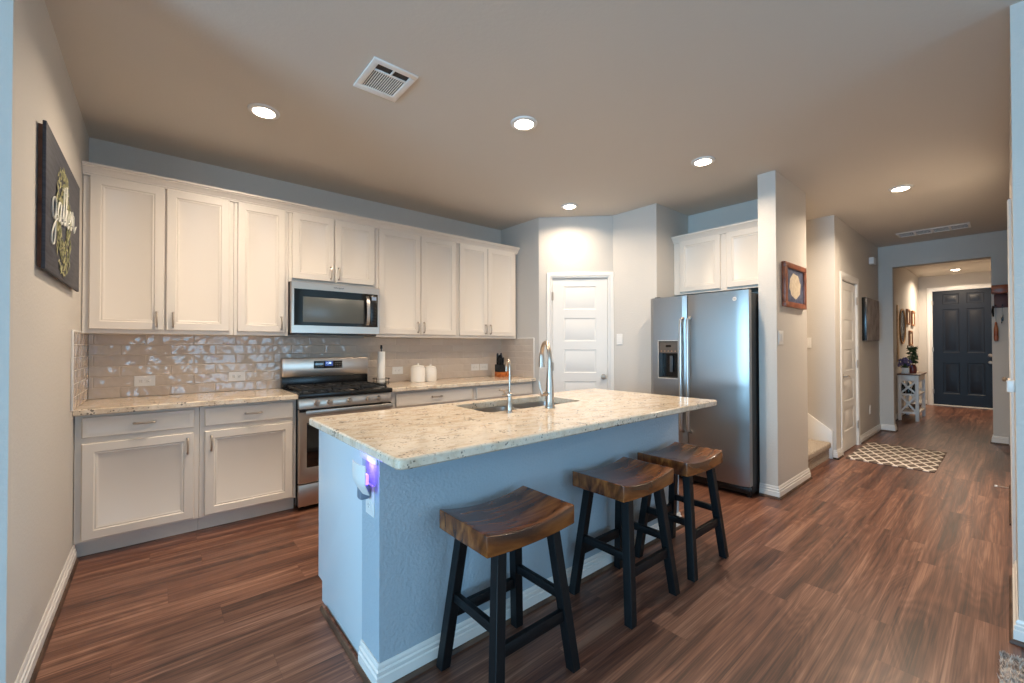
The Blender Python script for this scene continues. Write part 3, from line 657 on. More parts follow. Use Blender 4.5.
plate(0, 0, bk(2.955, 1.030), .120, .078, 'outlet', 'wall outlet beside the knife block, the nearer of the close pair')
plate(0, 0, bk(3.085, 1.030), .120, .078, 'outlet', 'wall outlet right behind the knife block, the farther of the close pair')
plate(0, 0, frame((3.97, 2.824, 1.362), -Y_, Z_, -X_), .075, .120, 'switch', 'white light switch on the wall beside the pantry door', cat='light switch')
plate(0, 0, frame((4.083, 1.264, 1.355), X_, Z_, -Y_), .115, .120, 'switch', 'white light switch on the column under the framed print', 2, cat='light switch')
plate(0, 0, frame((5.887, 1.540, 1.32), -Y_, Z_, -X_), .075, .120, 'switch', 'white light switch on the wall above the stairs', cat='light switch')
plate(0, 0, frame((7.68, YH, .385), X_, Z_, -Y_), .075, .120, 'outlet', 'low wall outlet below the grey canvas in the hall')
m = MB(); m.box(2.90, 2.965, -.0165, .008, 1.078, 1.130, .004); o = m.build('light_switch', PLASTIC); tag(o, 'white control box on the corner of the near wall at the hall entry', 'light switch')

# ------------------------------------------------------------------ kitchen island
IX0, IX1, IY0, IYM, IY1 = .64, 2.85, 1.53, 1.705, 2.34
t = thing('kitchen_island', (1.745, 1.9, 0), 'long kitchen island with cool daylight tinted into its paint under the granite top in front of the stools', 'island')
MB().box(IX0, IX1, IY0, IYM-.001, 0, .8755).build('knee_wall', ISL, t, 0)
m = MB().sweep([(IX1, IYM-.003), (IX1, IY0), (IX0, IY0), (IX0, IYM-.003)], BP); m.build('baseboard', TRIM, t)
MB().sweep([(IX1, IYM-.002), (IX1, IY0), (IX0, IY0), (IX0, IYM+.48)], SP).build('shoe_moulding', SHOE, t)
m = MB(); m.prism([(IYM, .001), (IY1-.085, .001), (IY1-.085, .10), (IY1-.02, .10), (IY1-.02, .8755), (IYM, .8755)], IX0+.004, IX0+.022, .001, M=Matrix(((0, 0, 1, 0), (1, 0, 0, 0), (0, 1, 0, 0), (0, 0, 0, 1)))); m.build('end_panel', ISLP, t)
m = MB(); zt = .63
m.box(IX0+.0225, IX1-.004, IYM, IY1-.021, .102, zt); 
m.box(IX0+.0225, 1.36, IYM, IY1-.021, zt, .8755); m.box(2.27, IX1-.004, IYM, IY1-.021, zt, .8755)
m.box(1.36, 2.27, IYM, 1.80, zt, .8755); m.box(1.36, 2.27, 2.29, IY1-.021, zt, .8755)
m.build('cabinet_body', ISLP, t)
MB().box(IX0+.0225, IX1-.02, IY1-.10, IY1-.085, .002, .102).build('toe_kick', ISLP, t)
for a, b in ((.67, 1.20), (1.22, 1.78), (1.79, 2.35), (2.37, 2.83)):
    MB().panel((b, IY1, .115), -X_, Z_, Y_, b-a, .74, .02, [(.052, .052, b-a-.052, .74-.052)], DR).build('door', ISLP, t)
SX0, SX1, SY0, SY1 = 1.42, 2.21, 1.875, 2.255
top = slab(rrect(.605, 2.940, 1.292, 2.372, [.035, .02, .03, .02], 6), .876, .914, rrect(SX0, SX1, SY0, SY1, .045, 5)[::-1], .006)
tag(top.build('worktop', GRAN), 'large granite island worktop with an undermount sink cut into it', 'worktop')
t = thing('sink', ((SX0+SX1)/2, (SY0+SY1)/2, .66), 'stainless double-bowl sink set into the island worktop', 'sink')
def bowl(x0, x1, y0, y1):
    b = MB(); tb = bmesh.new(); rings = []
    for pts, z in ((rrect(x0-.012, x1+.012, y0-.012, y1+.012, .06, 6), .8745), (rrect(x0, x1, y0, y1, .06, 6), .8745), (rrect(x0+.004, x1-.004, y0+.004, y1-.004, .06, 6), .72), (rrect(x0+.03, x1-.03, y0+.03, y1-.03, .05, 6), .688)):
        rings.append([tb.verts.new((p[0], p[1], z)) for p in pts])
    for a, c in zip(rings, rings[1:]):
        for k in range(len(a)): tb.faces.new((a[k], a[(k+1) % len(a)], c[(k+1) % len(a)], c[k]))
    tb.faces.new(rings[-1]); bmesh.ops.recalc_face_normals(tb, faces=tb.faces)
    for f in tb.faces: f.normal_flip()
    b._merge(tb); return b
md = 1.815
for a, c in ((SX0+.008, md-.012), (md+.012, SX1-.008)):
    b_ = bowl(a, c, SY0+.008, SY1-.008).build('bowl', STEEL, t)
    MB().lathe(((a+c)/2, 2.08, .6885), [(0, .001), (.02, .001), (.035, .004), (.045, .004), (.045, 0)], 20).build('drain', CHROME, b_)
def arc_pts(base, dirv, reach, z0, ztop, zend, n=10):
    d_ = Vector((dirv[0], dirv[1], 0)).normalized(); b = Vector(base); R = reach/2; P = [b+Z_*0, b+Z_*(z0-b.z)]
    zc = ztop-R
    P.append(Vector((b.x, b.y, zc)))
    for k in range(1, n+1):
        a = math.pi*k/n; P.append(Vector((b.x, b.y, zc))+d_*(R-R*math.cos(a))+Z_*(R*math.sin(a)))
    P.append(P[-1]*1); P[-1].z = zend; return P, d_
t = thing('kitchen_faucet', (1.82, 1.80, .9145), 'tall brushed gooseneck faucet with pull-down head behind the island sink', 'faucet')
FD = (.5, .866)
P, d_ = arc_pts((1.82, 1.80, .915), FD, .20, 1.0, 1.31, 1.225)
MB().lathe((1.82, 1.80, .9145), [(0, 0), (.030, 0), (.030, .006), (.026, .012), (.025, .06), (.024, .11), (.021, .16), (.0165, .21), (.0140, .24), (0, .24)], 24).build('faucet_body', NICKEL, t)
MB().tube(P[2:], .0125, 14).build('spout', NICKEL, t); 
e = P[-1]; MB().tube([P[1], P[2]], .0135, 14).build('riser', NICKEL, t)
MB().tube([e+Z_*.02, e, e-Z_*.03, e-Z_*.075], [.0135, .016, .019, .021], 16).build('spray_head', NICKEL, t)
m = MB(); m.tube([(1.80, 1.80, 1.0), (1.752, 1.80, 1.0)], .014, 14); m.tube([(1.757, 1.80, 1.0), (1.745, 1.805, 1.03), (1.738, 1.81, 1.08)], [.008, .006, .004], 8); m.build('lever', NICKEL, t)
t = thing('water_filter_tap', (1.52, 1.82, .9145), 'small slim gooseneck water tap beside the tall faucet', 'faucet')
P, d_ = arc_pts((1.52, 1.82, .915), (.45, .89), .085, 1.0, 1.208, 1.14)
MB().lathe((1.52, 1.82, .9145), [(0, 0), (.022, 0), (.022, .005), (.016, .008), (.016, .05), (.012, .056), (.012, .085), (.017, .09), (.017, .105), (.007, .112), (0, .112)], 20).build('tap_body', NICKEL, t)
MB().tube(P[1:], .0055, 12).build('spout', NICKEL, t)
m = MB(); m.tube([(1.505, 1.82, 1.01), (1.47, 1.82, 1.014)], [.006, .005], 8); m.tube([(1.49, 1.82, 1.012), (1.475, 1.82, 1.04), (1.445, 1.82, 1.045)], [.006, .005, .004], 8); m.build('lever', NICKEL, t)

# outlet on the island's end, with a plug-in insect trap
plate(0, 0, frame((IX0, 1.613, .690), -Y_, Z_, -X_), .078, .120, 'outlet', 'wall outlet on the narrow end of the island below the insect trap')
t = thing('insect_trap', (IX0-.01, 1.62, .74), 'white curved plug-in insect trap glowing violet on the end of the island', 'insect trap')
m = MB(); m.box(IX0-.050, IX0-.0095, 1.588, 1.632, .700, .757, .010); m.build('plug_body', mat('grey_plug', srgb(120, 132, 146), .4), t)
m = MB(); tb = bmesh.new(); rows = []
for k in range(9):           # curved shell standing off the wall, open toward the wall
    v = k/8; z = .730+.118*v; half = .066-.024*(1-v)**4; xo = IX0-.068+.024*max(0, (1-v)-.62)/.38
    r = []
    for j in range(9):
        u = -1+j/4; r.append((xo+.010*u*u, 1.588+u*half, z))
    rows.append(r)
def shell(off): return [[tb.verts.new((x+off, y, z)) for x, y, z in r] for r in rows]
A_, B_ = shell(0), shell(.003)
for S in (A_, B_):
    for a, b in zip(S, S[1:]):
        for k in range(8): tb.faces.new((a[k], a[k+1], b[k+1], b[k]))
for k in range(8): tb.faces.new((A_[0][k], A_[0][k+1], B_[0][k+1], B_[0][k])); tb.faces.new((A_[8][k], A_[8][k+1], B_[8][k+1], B_[8][k]))
for a in range(8):
    for q in (0, 8): tb.faces.new((A_[a][q], A_[a+1][q], B_[a+1][q], B_[a][q]))
bmesh.ops.recalc_face_normals(tb, faces=tb.faces); m._merge(tb); m.build('shell', PLASTIC, t)
MB().box(IX0-.042, IX0-.022, 1.575, 1.615, .760, .800, .004).build('lamp_lens', mat('violet_lens', (.3, .2, 1, 1), .4, emit=((.25, .12, 1, 1), 3)), t)
l = bpy.data.lights.new('violet_lamp', 'POINT'); l.energy = .2; l.color = (.28, .16, 1); l.shadow_soft_size = .012
o = bpy.data.objects.new('violet_lamp', l); COL.objects.link(o); o.parent = t; o.location = Vector((IX0-.025, 1.605, .825))-t.location
m = MB(); m.box(IX0-.007, IX0-.001, 1.545, 1.715, .836, .872, .002); tag(m.build('bracket_cover', PLASTIC), 'white cover strip on the island end tight under the granite', 'bracket')

# ------------------------------------------------------------------ stools
def make_stool():
    t = thing('bar_stool', (0, 0, 0), 'x', 'stool', 'wooden saddle-seat stools at the island')
    t['_w'] = (0, 0, 0)
    hx, hy, n, ny = .223, .158, 16, 6; tb = bmesh.new(); zt = .642; dip = .027; th = .077
    def topz(u): return zt-dip*(1-min(1, abs(u))**2)
    G = []
    for i in range(n+1):
        u = -1+2*i/n; G.append([tb.verts.new((u*hx, (-1+2*j/ny)*hy, topz(u))) for j in range(ny+1)])
    Bt = []
    for i in range(n+1):
        u = -1+2*i/n; Bt.append([tb.verts.new((u*hx, (-1+2*j/ny)*hy, zt-th-.012*(1-u*u))) for j in range(ny+1)])
    for S in (G, Bt):
        for a, b in zip(S, S[1:]):
            for k in range(ny): tb.faces.new((a[k], a[k+1], b[k+1], b[k]))
    for i in range(n):
        for q in (0, ny): tb.faces.new((G[i][q], G[i+1][q], Bt[i+1][q], Bt[i][q]))
    for k in range(ny):
        for q in (0, n): tb.faces.new((G[q][k], G[q][k+1], Bt[q][k+1], Bt[q][k]))
    bmesh.ops.recalc_face_normals(tb, faces=tb.faces)
    ed = [e for e in tb.edges if len(e.link_faces) == 2 and e.calc_face_angle(0) > .7]
    bmesh.ops.bevel(tb, geom=ed, offset=.005, segments=3, affect='EDGES', profile=.5)

    m = MB(); m._merge(tb)
    m.build('seat', SEAT, t, 40)
    def lp(sx, sy, z):   # leg centre line
        k = z/.57; return Vector((sx*(.196-.060*k), sy*(.172-.058*k), z))
    w = .021
    def sq(c, z): return [(c.x-w, c.y-w, z), (c.x+w, c.y-w, z), (c.x+w, c.y+w, z), (c.x-w, c.y+w, z)]
    for sx in (-1, 1):
        for sy in (-1, 1):
            a, b = lp(sx, sy, .001), lp(sx, sy, .560); MB().loft(sq(a, .001), sq(b, .560)).build('leg', LEGS, t)
    for sx in (-1, 1):
        a, b = lp(sx, -1, .29), lp(sx, 1, .29); MB().box(a.x-.011, a.x+.011, a.y+.018, b.y-.018, .272, .308, .002).build('stretcher', LEGS, t)
    for sy in (-1, 1):
        a, b = lp(-1, sy, .22), lp(1, sy, .22); MB().box(a.x+.018, b.x-.018, a.y-.011, a.y+.011, .198, .243, .002).build('stretcher', LEGS, t)
    return t
st = make_stool(); LBS = ['wooden saddle-seat stool with black legs, nearest the outlet end of the island', 'wooden saddle-seat stool with black legs standing between the other two stools', 'wooden saddle-seat stool with black legs, closest to the refrigerator']
for i, x in enumerate((1.079, 1.864, 2.451)):
    o = st if i == 0 else copy_tree(st); o.location = (x, 1.305, 0); o['label'] = LBS[i]

# ------------------------------------------------------------------ refrigerator
t = thing('refrigerator', (4.2, 1.86, 0), 'stainless side-by-side refrigerator with ice dispenser in the alcove', 'refrigerator')
MB().box(3.872, 4.58, 1.418, 2.306, .025, 1.745, .006).build('fridge_body', DARKSIDE, t)
def fdoor(y0, y1, hole=None):
    tb = bmesh.new(); n = 10; ys = [y0+(y1-y0)*k/n for k in range(n+1)]
    z0, z1 = .095, 1.762
    def xf(y): u = (y-y0)/(y1-y0)*2-1; return 3.800-.010*(1-u*u)**.5 if abs(u) < 1 else 3.806
    m = MB()
    pts = [(3.868, y0), (3.868, y1), (3.812, y1)]+[(xf(y), y) for y in reversed(ys[1:-1])]+[(3.812, y0)]
    if not hole: m.prism(pts[::-1], z0, z1); return m
    h0, h1, g0, g1 = hole     # y0,y1,z0,z1 of the recess
    m.prism(pts[::-1], z0, g0); m.prism(pts[::-1], g1, z1)
    m.prism([(3.868, h1), (3.868, y1), (3.812, y1), (xf(y1-.03), y1-.03), (xf(h1), h1)][::-1], g0, g1)
    m.prism([(3.868, y0), (3.868, h0), (xf(h0), h0), (3.812, y0)][::-1], g0, g1)
    return m
dL = fdoor(1.956, 2.335, (2.035, 2.238, .975, 1.335)).build('freezer_door', FRIDGE, t, 20)
dR = fdoor(1.414, 1.948).build('fridge_door', FRIDGE, t, 20)
dd = MB(); 
for a in ((2.030, 2.035, .968, 1.341), (2.238, 2.243, .968, 1.341), (2.030, 2.243, .968, .975), (2.030, 2.243, 1.335, 1.341)): dd.box(3.786, 3.80, a[0], a[1], a[2], a[3], .001)
disp = dd.build('dispenser_bezel', mat('bezel_silver', srgb(206, 200, 194), .35), dL)
MB().box(3.796, 3.80, 2.036, 2.237, 1.215, 1.334, .002).build('dispenser_panel', mat('dispenser_grey', srgb(92, 84, 78), .3), dL)
MB().box(3.7945, 3.7965, 2.110, 2.165, 1.275, 1.295).build('dispenser_display', GLASS, dL)
MB().box(3.862, 3.866, 2.035, 2.238, .975, 1.216).build('dispenser_recess', BLACK, dL)
ICN = mat('dispenser_icon', srgb(190, 150, 120), .5)
for q in range(5): MB().box(3.7945, 3.7965, 2.060+.036*q, 2.072+.036*q, 1.232, 1.240).build('button', ICN, dL, 0)
MB().box(3.84, 3.855, 2.120, 2.150, 1.03, 1.19, .004).build('paddle', mat('grey_plastic', srgb(84, 88, 92), .25), dL)
MB().box(3.80, 3.862, 2.036, 2.237, .975, .983, .002).build('drip_tray', DARKSIDE, dL)
for y, par in ((1.985, dL), (1.918, dR)):
    m = MB(); m.tube([(3.795, y, .48), (3.752, y, .50), (3.745, y, .56), (3.742, y, 1.02), (3.745, y, 1.47), (3.752, y, 1.53), (3.795, y, 1.55)], [.014, .016, .016, .016, .016, .016, .014], 14); m.build('handle', STEEL, par)
m = MB(); K = frame((3.7945, 1.520, 1.690), -Y_, Z_, -X_); m.lathe((0, 0, 0), [(0, 0), (.017, 0), (.017, .003), (.015, .0045), (.0145, .003), (0, .003)], 24, M=K)
bd = m.build('badge', mat('badge_silver', srgb(224, 214, 208), .3), dR); m = MB()
m.text('GE', .016, K @ Matrix.Translation((0, 0, .0035)), .0005); m.build('monogram', SLOT, bd, 0)
MB().box(3.83, 3.872, 1.42, 2.304, .025, .085, .004).build('bottom_grille', BLACK, t)
for y in (1.44, 2.28): MB().lathe((3.86, y, 0), [(0, 0), (.018, 0), (.018, .025), (0, .025)], 12).build('foot', BLACK, t)
MB().box(3.83, 3.90, 1.422, 1.47, 1.7455, 1.775, .006).build('hinge_cover', DARKSIDE, t); MB().box(3.83, 3.90, 2.255, 2.302, 1.7455, 1.775, .006).build('hinge_cover', DARKSIDE, t)

# ------------------------------------------------------------------ wall pieces
# charcoal board sign with leaf wreath and script lettering
SX = XL+.028
t = thing('wall_sign', (XL+.01, 3.02, 1.61), 'charcoal board sign with a leaf wreath and white script on the side wall', 'sign')
MB().box(SX-.012, SX, 2.537, 3.497, 1.607, 2.215, .002).build('board', CHAR, t)
for y in (2.56, 3.42): MB().box(XL+.001, SX-.012, y, y+.05, 1.62, 2.205).build('backing_strip', BACKW, t)
m = MB(); rnd = random.Random(3)
for k in range(300):
    a = rnd.uniform(0, 2*math.pi); r = .175+rnd.uniform(-.085, .065); c = Vector((SX+.001+rnd.uniform(0, .003), 2.945+r*math.cos(a)*.92, 1.885+r*math.sin(a)*1.08))
    b = a+math.pi/2+rnd.uniform(-.9, .9); L_ = rnd.uniform(.020, .036); W_ = L_*.34
    u = Vector((0, math.cos(b), math.sin(b))); v = Vector((0, -math.sin(b), math.cos(b)))
    tb = bmesh.new(); q = [tb.verts.new(p) for p in (c-u*L_, c-v*W_+X_*.002, c+u*L_, c+v*W_+X_*.002)]; tb.faces.new((q[0], q[1], q[2])); tb.faces.new((q[0], q[2], q[3])); m._merge(tb)
m.build('wreath', LEAF, t, 0)
STR = {  # script strokes in a unit frame, x right, y up
 'g': ([(.62, .52), (.40, .62), (.14, .45), (.12, .15), (.35, .02), (.58, .22), (.64, .58), (.56, -.1), (.40, -.62), (.10, -.70), (.05, -.45), (.40, -.12), (.80, .12)], .78),
 'a': ([(0, .12), (.30, .50), (.55, .60), (.28, .55), (.10, .28), (.22, .02), (.45, .12), (.60, .58), (.55, .15), (.66, .0), (.85, .12)], .82),
 't': ([(0, .12), (.28, .70), (.36, 1.15), (.24, .5), (.22, .1), (.34, 0), (.50, .12)], .46),
 'h': ([(0, .12), (.28, .75), (.38, 1.15), (.26, 1.18), (.20, .6), (.14, 0), (.28, .38), (.45, .55), (.50, .3), (.48, .05), (.60, 0), (.74, .12)], .70),
 'e': ([(0, .12), (.30, .26), (.42, .46), (.28, .58), (.12, .36), (.20, .04), (.42, 0), (.60, .14)], .58),
 'r': ([(0, .12), (.15, .45), (.18, .62), (.26, .50), (.44, .52), (.42, .2), (.52, 0), (.70, .12), (.95, .3)], .8)}
def spline(P, n=6):
    P = [Vector((p[0], p[1], 0)) for p in P]; out = []
    for i in range(len(P)-1):
        p0, p1, p2, p3 = P[max(i-1, 0)], P[i], P[i+1], P[min(i+2, len(P)-1)]
        for k in range(n):
            s_ = k/n; out.append(.5*((2*p1)+(p2-p0)*s_+(2*p0-5*p1+4*p2-p3)*s_*s_+(3*p1-p0-3*p2+p3)*s_**3))
    return out+[P[-1]]
m = MB(); cx = 0; S = .160
for ch in 'gather':
    pts, adv = STR[ch]; m.tube([(SX+.005, 2.625+(cx+p.x)*S, 1.845+p.y*S+(cx)*S*.10) for p in spline(pts)], .0030, 5); cx += adv
m.tube([(SX+.005, 2.625+x*S, 1.845+y*S) for x, y in ((1.62, 1.18), (2.0, 1.20), (2.55, 1.22))], .0030, 5)
m.build('lettering', WHITEP, t)
# framed print on the column
t = thing('framed_print', (4.45, 1.25, 1.62), 'small print of a cream shape on navy in a reddish wood frame on the column', 'picture')
FX0, FX1, FZ0, FZ1 = 4.12, 4.70, 1.628, 2.018
m = MB(); m.box(FX0, FX1, 1.232, 1.2635, FZ1-.045, FZ1, .003); m.box(FX0, FX1, 1.232, 1.2635, FZ0, FZ0+.045, .003)
m.box(FX0, FX0+.06, 1.232, 1.2635, FZ0+.045, FZ1-.045, .003); m.box(FX1-.06, FX1, 1.232, 1.2635, FZ0+.045, FZ1-.045, .003); m.build('frame', FRAMEW, t)
p = MB().box(FX0+.055, FX1-.055, 1.245, 1.255, FZ0+.04, FZ1-.04).build('print', NAVY, t)
m = MB(); K = frame(((FX0+FX1)/2, 1.2445, (FZ0+FZ1)/2), X_, Z_, -Y_)
m.prism([(.150*math.cos(a*math.pi/12)*(1+.07*math.sin(a*2.1)), .112*math.sin(a*math.pi/12)*(1+.06*math.cos(a*1.7))) for a in range(24)], -.001, .001, M=K); m.build('shape', CREAMP, p, 0)
# grey canvas in the hall
t = thing('canvas_picture', (7.87, 1.25, 1.33), 'weathered grey canvas picture on the hall wall past the closet door', 'picture')
MB().box(7.23, 8.06, 1.222, 1.2715, 1.352, 1.935, .003).build('stretcher_frame', BLACK, t)
MB().box(7.232, 8.058, 1.219, 1.222, 1.354, 1.933).build('canvas', mat_noise('weathered_print', srgb(112, 104, 104), srgb(152, 144, 142), 7, .7, .35, .65), t)
t = tag(MB().box(7.70, 7.86, 1.215, 1.2715, 2.44, 2.535, .006).build('door_chime', PLASTIC), 'white door chime box high on the hall wall above the grey canvas', 'door chime')

# ------------------------------------------------------------------ hall and foyer furniture
def trellis():
    m = mat('trellis_rug', srgb(104, 88, 76), .95); nt = m.node_tree; p = nt.nodes['Principled BSDF']; L = nt.links.new
    tc = nd(nt, 'ShaderNodeTexCoord'); sp = nd(nt, 'ShaderNodeSeparateXYZ'); L(tc.outputs['Object'], sp.inputs[0])
    a = math_(nt, 'DIVIDE', sp.outputs[0], .235); b = math_(nt, 'DIVIDE', sp.outputs[1], .118)
    wob = math_(nt, 'MULTIPLY', math_(nt, 'SINE', math_(nt, 'MULTIPLY', a, 12.566)), .07); wob2 = math_(nt, 'MULTIPLY', math_(nt, 'SINE', math_(nt, 'MULTIPLY', b, 12.566)), .07)
    f1 = math_(nt, 'ABSOLUTE', math_(nt, 'SUBTRACT', math_(nt, 'FRACT', math_(nt, 'ADD', math_(nt, 'ADD', a, b), 100.0)), .5))
    f2 = math_(nt, 'ABSOLUTE', math_(nt, 'SUBTRACT', math_(nt, 'FRACT', math_(nt, 'ADD', math_(nt, 'SUBTRACT', a, b), 100.0)), .5))
    g = math_(nt, 'GREATER_THAN', math_(nt, 'MAXIMUM', f1, f2), .39)
    mx = nd(nt, 'ShaderNodeMix', data_type='RGBA'); L(g, mx.inputs[0]); mx.inputs[6].default_value = srgb(112, 98, 88); mx.inputs[7].default_value = srgb(228, 218, 206)
    L(mx.outputs[2], p.inputs['Base Color']); return m
t = MB().box(-.61, .61, -.36, .36, 0, .009, .003).build('rug', trellis()); t.location = (6.60, .852, .001)
tag(t, 'brown and cream trellis-patterned runner on the hall floor by the closet door', 'rug')
# shaggy rug at the near wall
m = MB(); m.box(-.9, 0, -.9, 0, 0, .012, .004); rnd = random.Random(5)
rb = m.build('shag_rug', mat_noise('shag', srgb(134, 118, 108), srgb(218, 204, 192), 45, .95, .38, .58)); rb.location = (2.655, .035, .001)
tag(rb, 'mottled beige shag rug at the foot of the near wall', 'rug')
m = MB(); tb = bmesh.new()
for k in range(5200):
    x = -rnd.random()*.62; y = -rnd.random()*.42; h_ = .012+rnd.random()*.014; a = rnd.random()*6.28; w = .003
    if rnd.random() < .2: x = .006*rnd.random()
    dx, dy = math.cos(a)*w, math.sin(a)*w; lx, ly = rnd.uniform(-.012, .012), rnd.uniform(-.012, .012)
    q = [tb.verts.new(p_) for p_ in ((x-dx, y-dy, .010), (x+dx, y+dy, .010), (x+lx, y+ly, .010+h_))]; tb.faces.new(q)
m._merge(tb); f = m.build('pile', rb.active_material, None, 0); f.parent = rb; f['kind'] = 'stuff'

# console table in the foyer
WP = mat('console_white', srgb(226, 222, 216), .4)
t = thing('console_table', (10.2, 1.12, 0), 'white console table with crossed ends and a brown top in the foyer', 'table')
TX0, TX1, TY0, TY1, TZ = 9.80, 10.68, .985, 1.250, .80
for x in (TX0, TX1-.045):
    for y in (TY0, TY1-.045): MB().box(x, x+.045, y, y+.045, .001, TZ-.022, .002).build('leg', WP, t)
MB().box(TX0-.02, TX1+.02, TY0-.02, TY1+.005, TZ-.022, TZ, .003).build('tabletop', mat_wood('console_top', srgb(72, 46, 32), srgb(104, 68, 46), srgb(130, 90, 62), 5, (1, 6, 6), .4), t)
m = MB(); m.box(TX0+.005, TX1-.005, TY0+.005, TY1-.005, TZ-.12, TZ-.022, .002); m.build('apron', WP, t)
for z in (.12, .43): MB().box(TX0+.01, TX1-.01, TY0+.01, TY1-.01, z, z+.03, .002).build('shelf', WP, t)
def bar(m, a, b, w=.014, d=.012):
    a, b = Vector(a), Vector(b); dr = (b-a).normalized(); s_ = Vector((1, 0, 0)) if abs(dr.x) < .5 else Vector((0, 1, 0)); n_ = dr.cross(s_).normalized()
    m.loft([a+n_*w+s_*d*.5, a-n_*w+s_*d*.5, a-n_*w-s_*d*.5, a+n_*w-s_*d*.5], [b+n_*w+s_*d*.5, b-n_*w+s_*d*.5, b-n_*w-s_*d*.5, b+n_*w-s_*d*.5])
for x in (TX0+.012, TX1-.018):
    for z0, z1 in ((.155, .425), (.465, .675)):
        m = MB(); bar(m, (x, TY0+.035, z0), (x, TY1-.035, z1)); bar(m, (x+.004, TY0+.035, z1), (x+.004, TY1-.035, z0)); m.build('cross_brace', WP, t)
# plants on the console
t = thing('potted_lavender', (9.90, 1.16, TZ), 'potted lavender in a square white pot on the console table', 'plant')
MB().box(9.85, 9.95, 1.11, 1.21, TZ+.001, TZ+.10, .006).build('pot', WP, t)
m = MB(); rnd = random.Random(11)
for k in range(60):
    a = rnd.random()*6.28; r = rnd.random()*.09; zz = TZ+.15+rnd.random()*.11-r*.4; p = Vector((9.90+r*math.cos(a), 1.16+r*math.sin(a), zz))
    m.tube([(9.90+r*.3*math.cos(a), 1.16+r*.3*math.sin(a), TZ+.09), p], [.003, .003], 4); m.mi = 1; m.lathe((p.x, p.y, p.z-.01), [(0, 0), (.013, .008), (.015, .025), (.006, .04), (0, .042)], 6); m.mi = 0
m.build('foliage', [LEAF2, mat('lavender', srgb(112, 100, 138), .8)], t)
t = thing('potted_ivy', (10.12, 1.09, TZ), 'tall leafy green plant in a reddish vase on the console table', 'plant')
MB().lathe((10.12, 1.09, TZ+.001), [(0, 0), (.045, 0), (.055, .05), (.05, .11), (.035, .14), (.04, .155), (0, .155)], 18).build('vase', mat('red_glaze', srgb(120, 52, 46), .3), t)
m = MB()
for k in range(130):
    a = rnd.random()*6.28; r = .065*math.sqrt(rnd.random()); c = Vector((10.12+r*math.cos(a), 1.09+r*math.sin(a), TZ+.18+rnd.random()*.30)); u = Vector((rnd.uniform(-1, 1), rnd.uniform(-1, 1), rnd.uniform(-.6, .8))).normalized(); v = u.orthogonal().normalized()
    tb = bmesh.new(); q = [tb.verts.new(p_) for p_ in (c-u*.035, c+v*.018, c+u*.035, c-v*.018)]; tb.faces.new(q); m._merge(tb)
for k in range(5): a = k*1.25; m.tube([(10.12, 1.09, TZ+.15), (10.12+.05*math.cos(a), 1.09+.05*math.sin(a), TZ+.42)], .003, 4)
m.build('foliage', LEAF2, t, 0)
for i, (x, y) in enumerate(((9.86, 1.05), (9.86, 1.12), (9.86, 1.19))):
    tag(MB().lathe((x+.02, y, .461), [(0, 0), (.03, 0), (.032, .01), (.032, .10), (.02, .125), (.012, .15), (.012, .19), (0, .19)], 16).build('bottle', mat('dark_bottle', srgb(34, 36, 34), .2) if i == 0 else bpy.data.materials['dark_bottle']), 'small dark bottle on the middle shelf of the console table', 'bottle', 'bottles on the console shelf')
tag(MB().lathe((10.35, 1.1, .151), [(0, 0), (.06, 0), (.085, .05), (.09, .08), (.08, .08), (.07, .05), (0, .02)], 20).build('bowl', mat('bronze_bowl', srgb(110, 84, 62), .4)), 'small bronze bowl on the low shelf of the console table', 'bowl')
# wall decor over the console
WM = frame((0, YH, 0), X_, Z_, -Y_)
t = thing('round_mirror', (10.45, YH, 1.65), 'dark round mirror with a thin gold rim on the foyer wall', 'mirror')
K = WM @ Matrix.Translation((10.50, 1.64, 0))
MB().lathe((0, 0, 0), [(.30, .001), (.325, .001), (.33, .012), (.325, .022), (.31, .022), (.30, .012)], 40, M=K).build('rim', mat('gold_rim', srgb(170, 130, 80), .35, .6), t)
MB().lathe((0, 0, 0), [(0, .002), (.302, .002), (.302, .010), (0, .010)], 40, M=K).build('mirror_glass', mat('dark_mirror', srgb(60, 66, 72), .25), t)
t = tag(MB().box(9.93, 10.07, YH-.018, YH-.001, 1.0, 2.0, .003).build('growth_chart', PALEWOOD), 'tall narrow pale wood growth chart on the foyer wall beside the mirror', 'wall decor')
for (x0, x1, z0, z1, lb) in ((10.98, 11.30, 1.69, 1.99, 'upper framed photo nearer the round mirror'), (11.60, 11.96, 1.68, 1.99, 'upper framed photo nearer the front door'), (11.27, 11.62, 1.28, 1.58, 'lower framed photo above the console plants')):
    t = thing('picture_frame', ((x0+x1)/2, YH, z0), lb+' in pale wood', 'picture', 'three small frames on the foyer wall')
    m = MB(); w = .035
    for a in ((x0, x1, z0, z0+w), (x0, x1, z1-w, z1), (x0, x0+w, z0+w, z1-w), (x1-w, x1, z0+w, z1-w)): m.box(a[0], a[1], YH-.03, YH-.001, a[2], a[3], .002)
    m.build('frame', mat_wood('amber_frame', srgb(120, 76, 44), srgb(160, 108, 66), srgb(186, 132, 86), 8, (2, 2, 2), .4) if 'amber_frame' not in bpy.data.materials else bpy.data.materials['amber_frame'], t)
    MB().box(x0+w-.003, x1-w+.003, YH-.014, YH-.002, z0+w-.003, z1-w+.003).build('photo_paper', CREAMP, t)
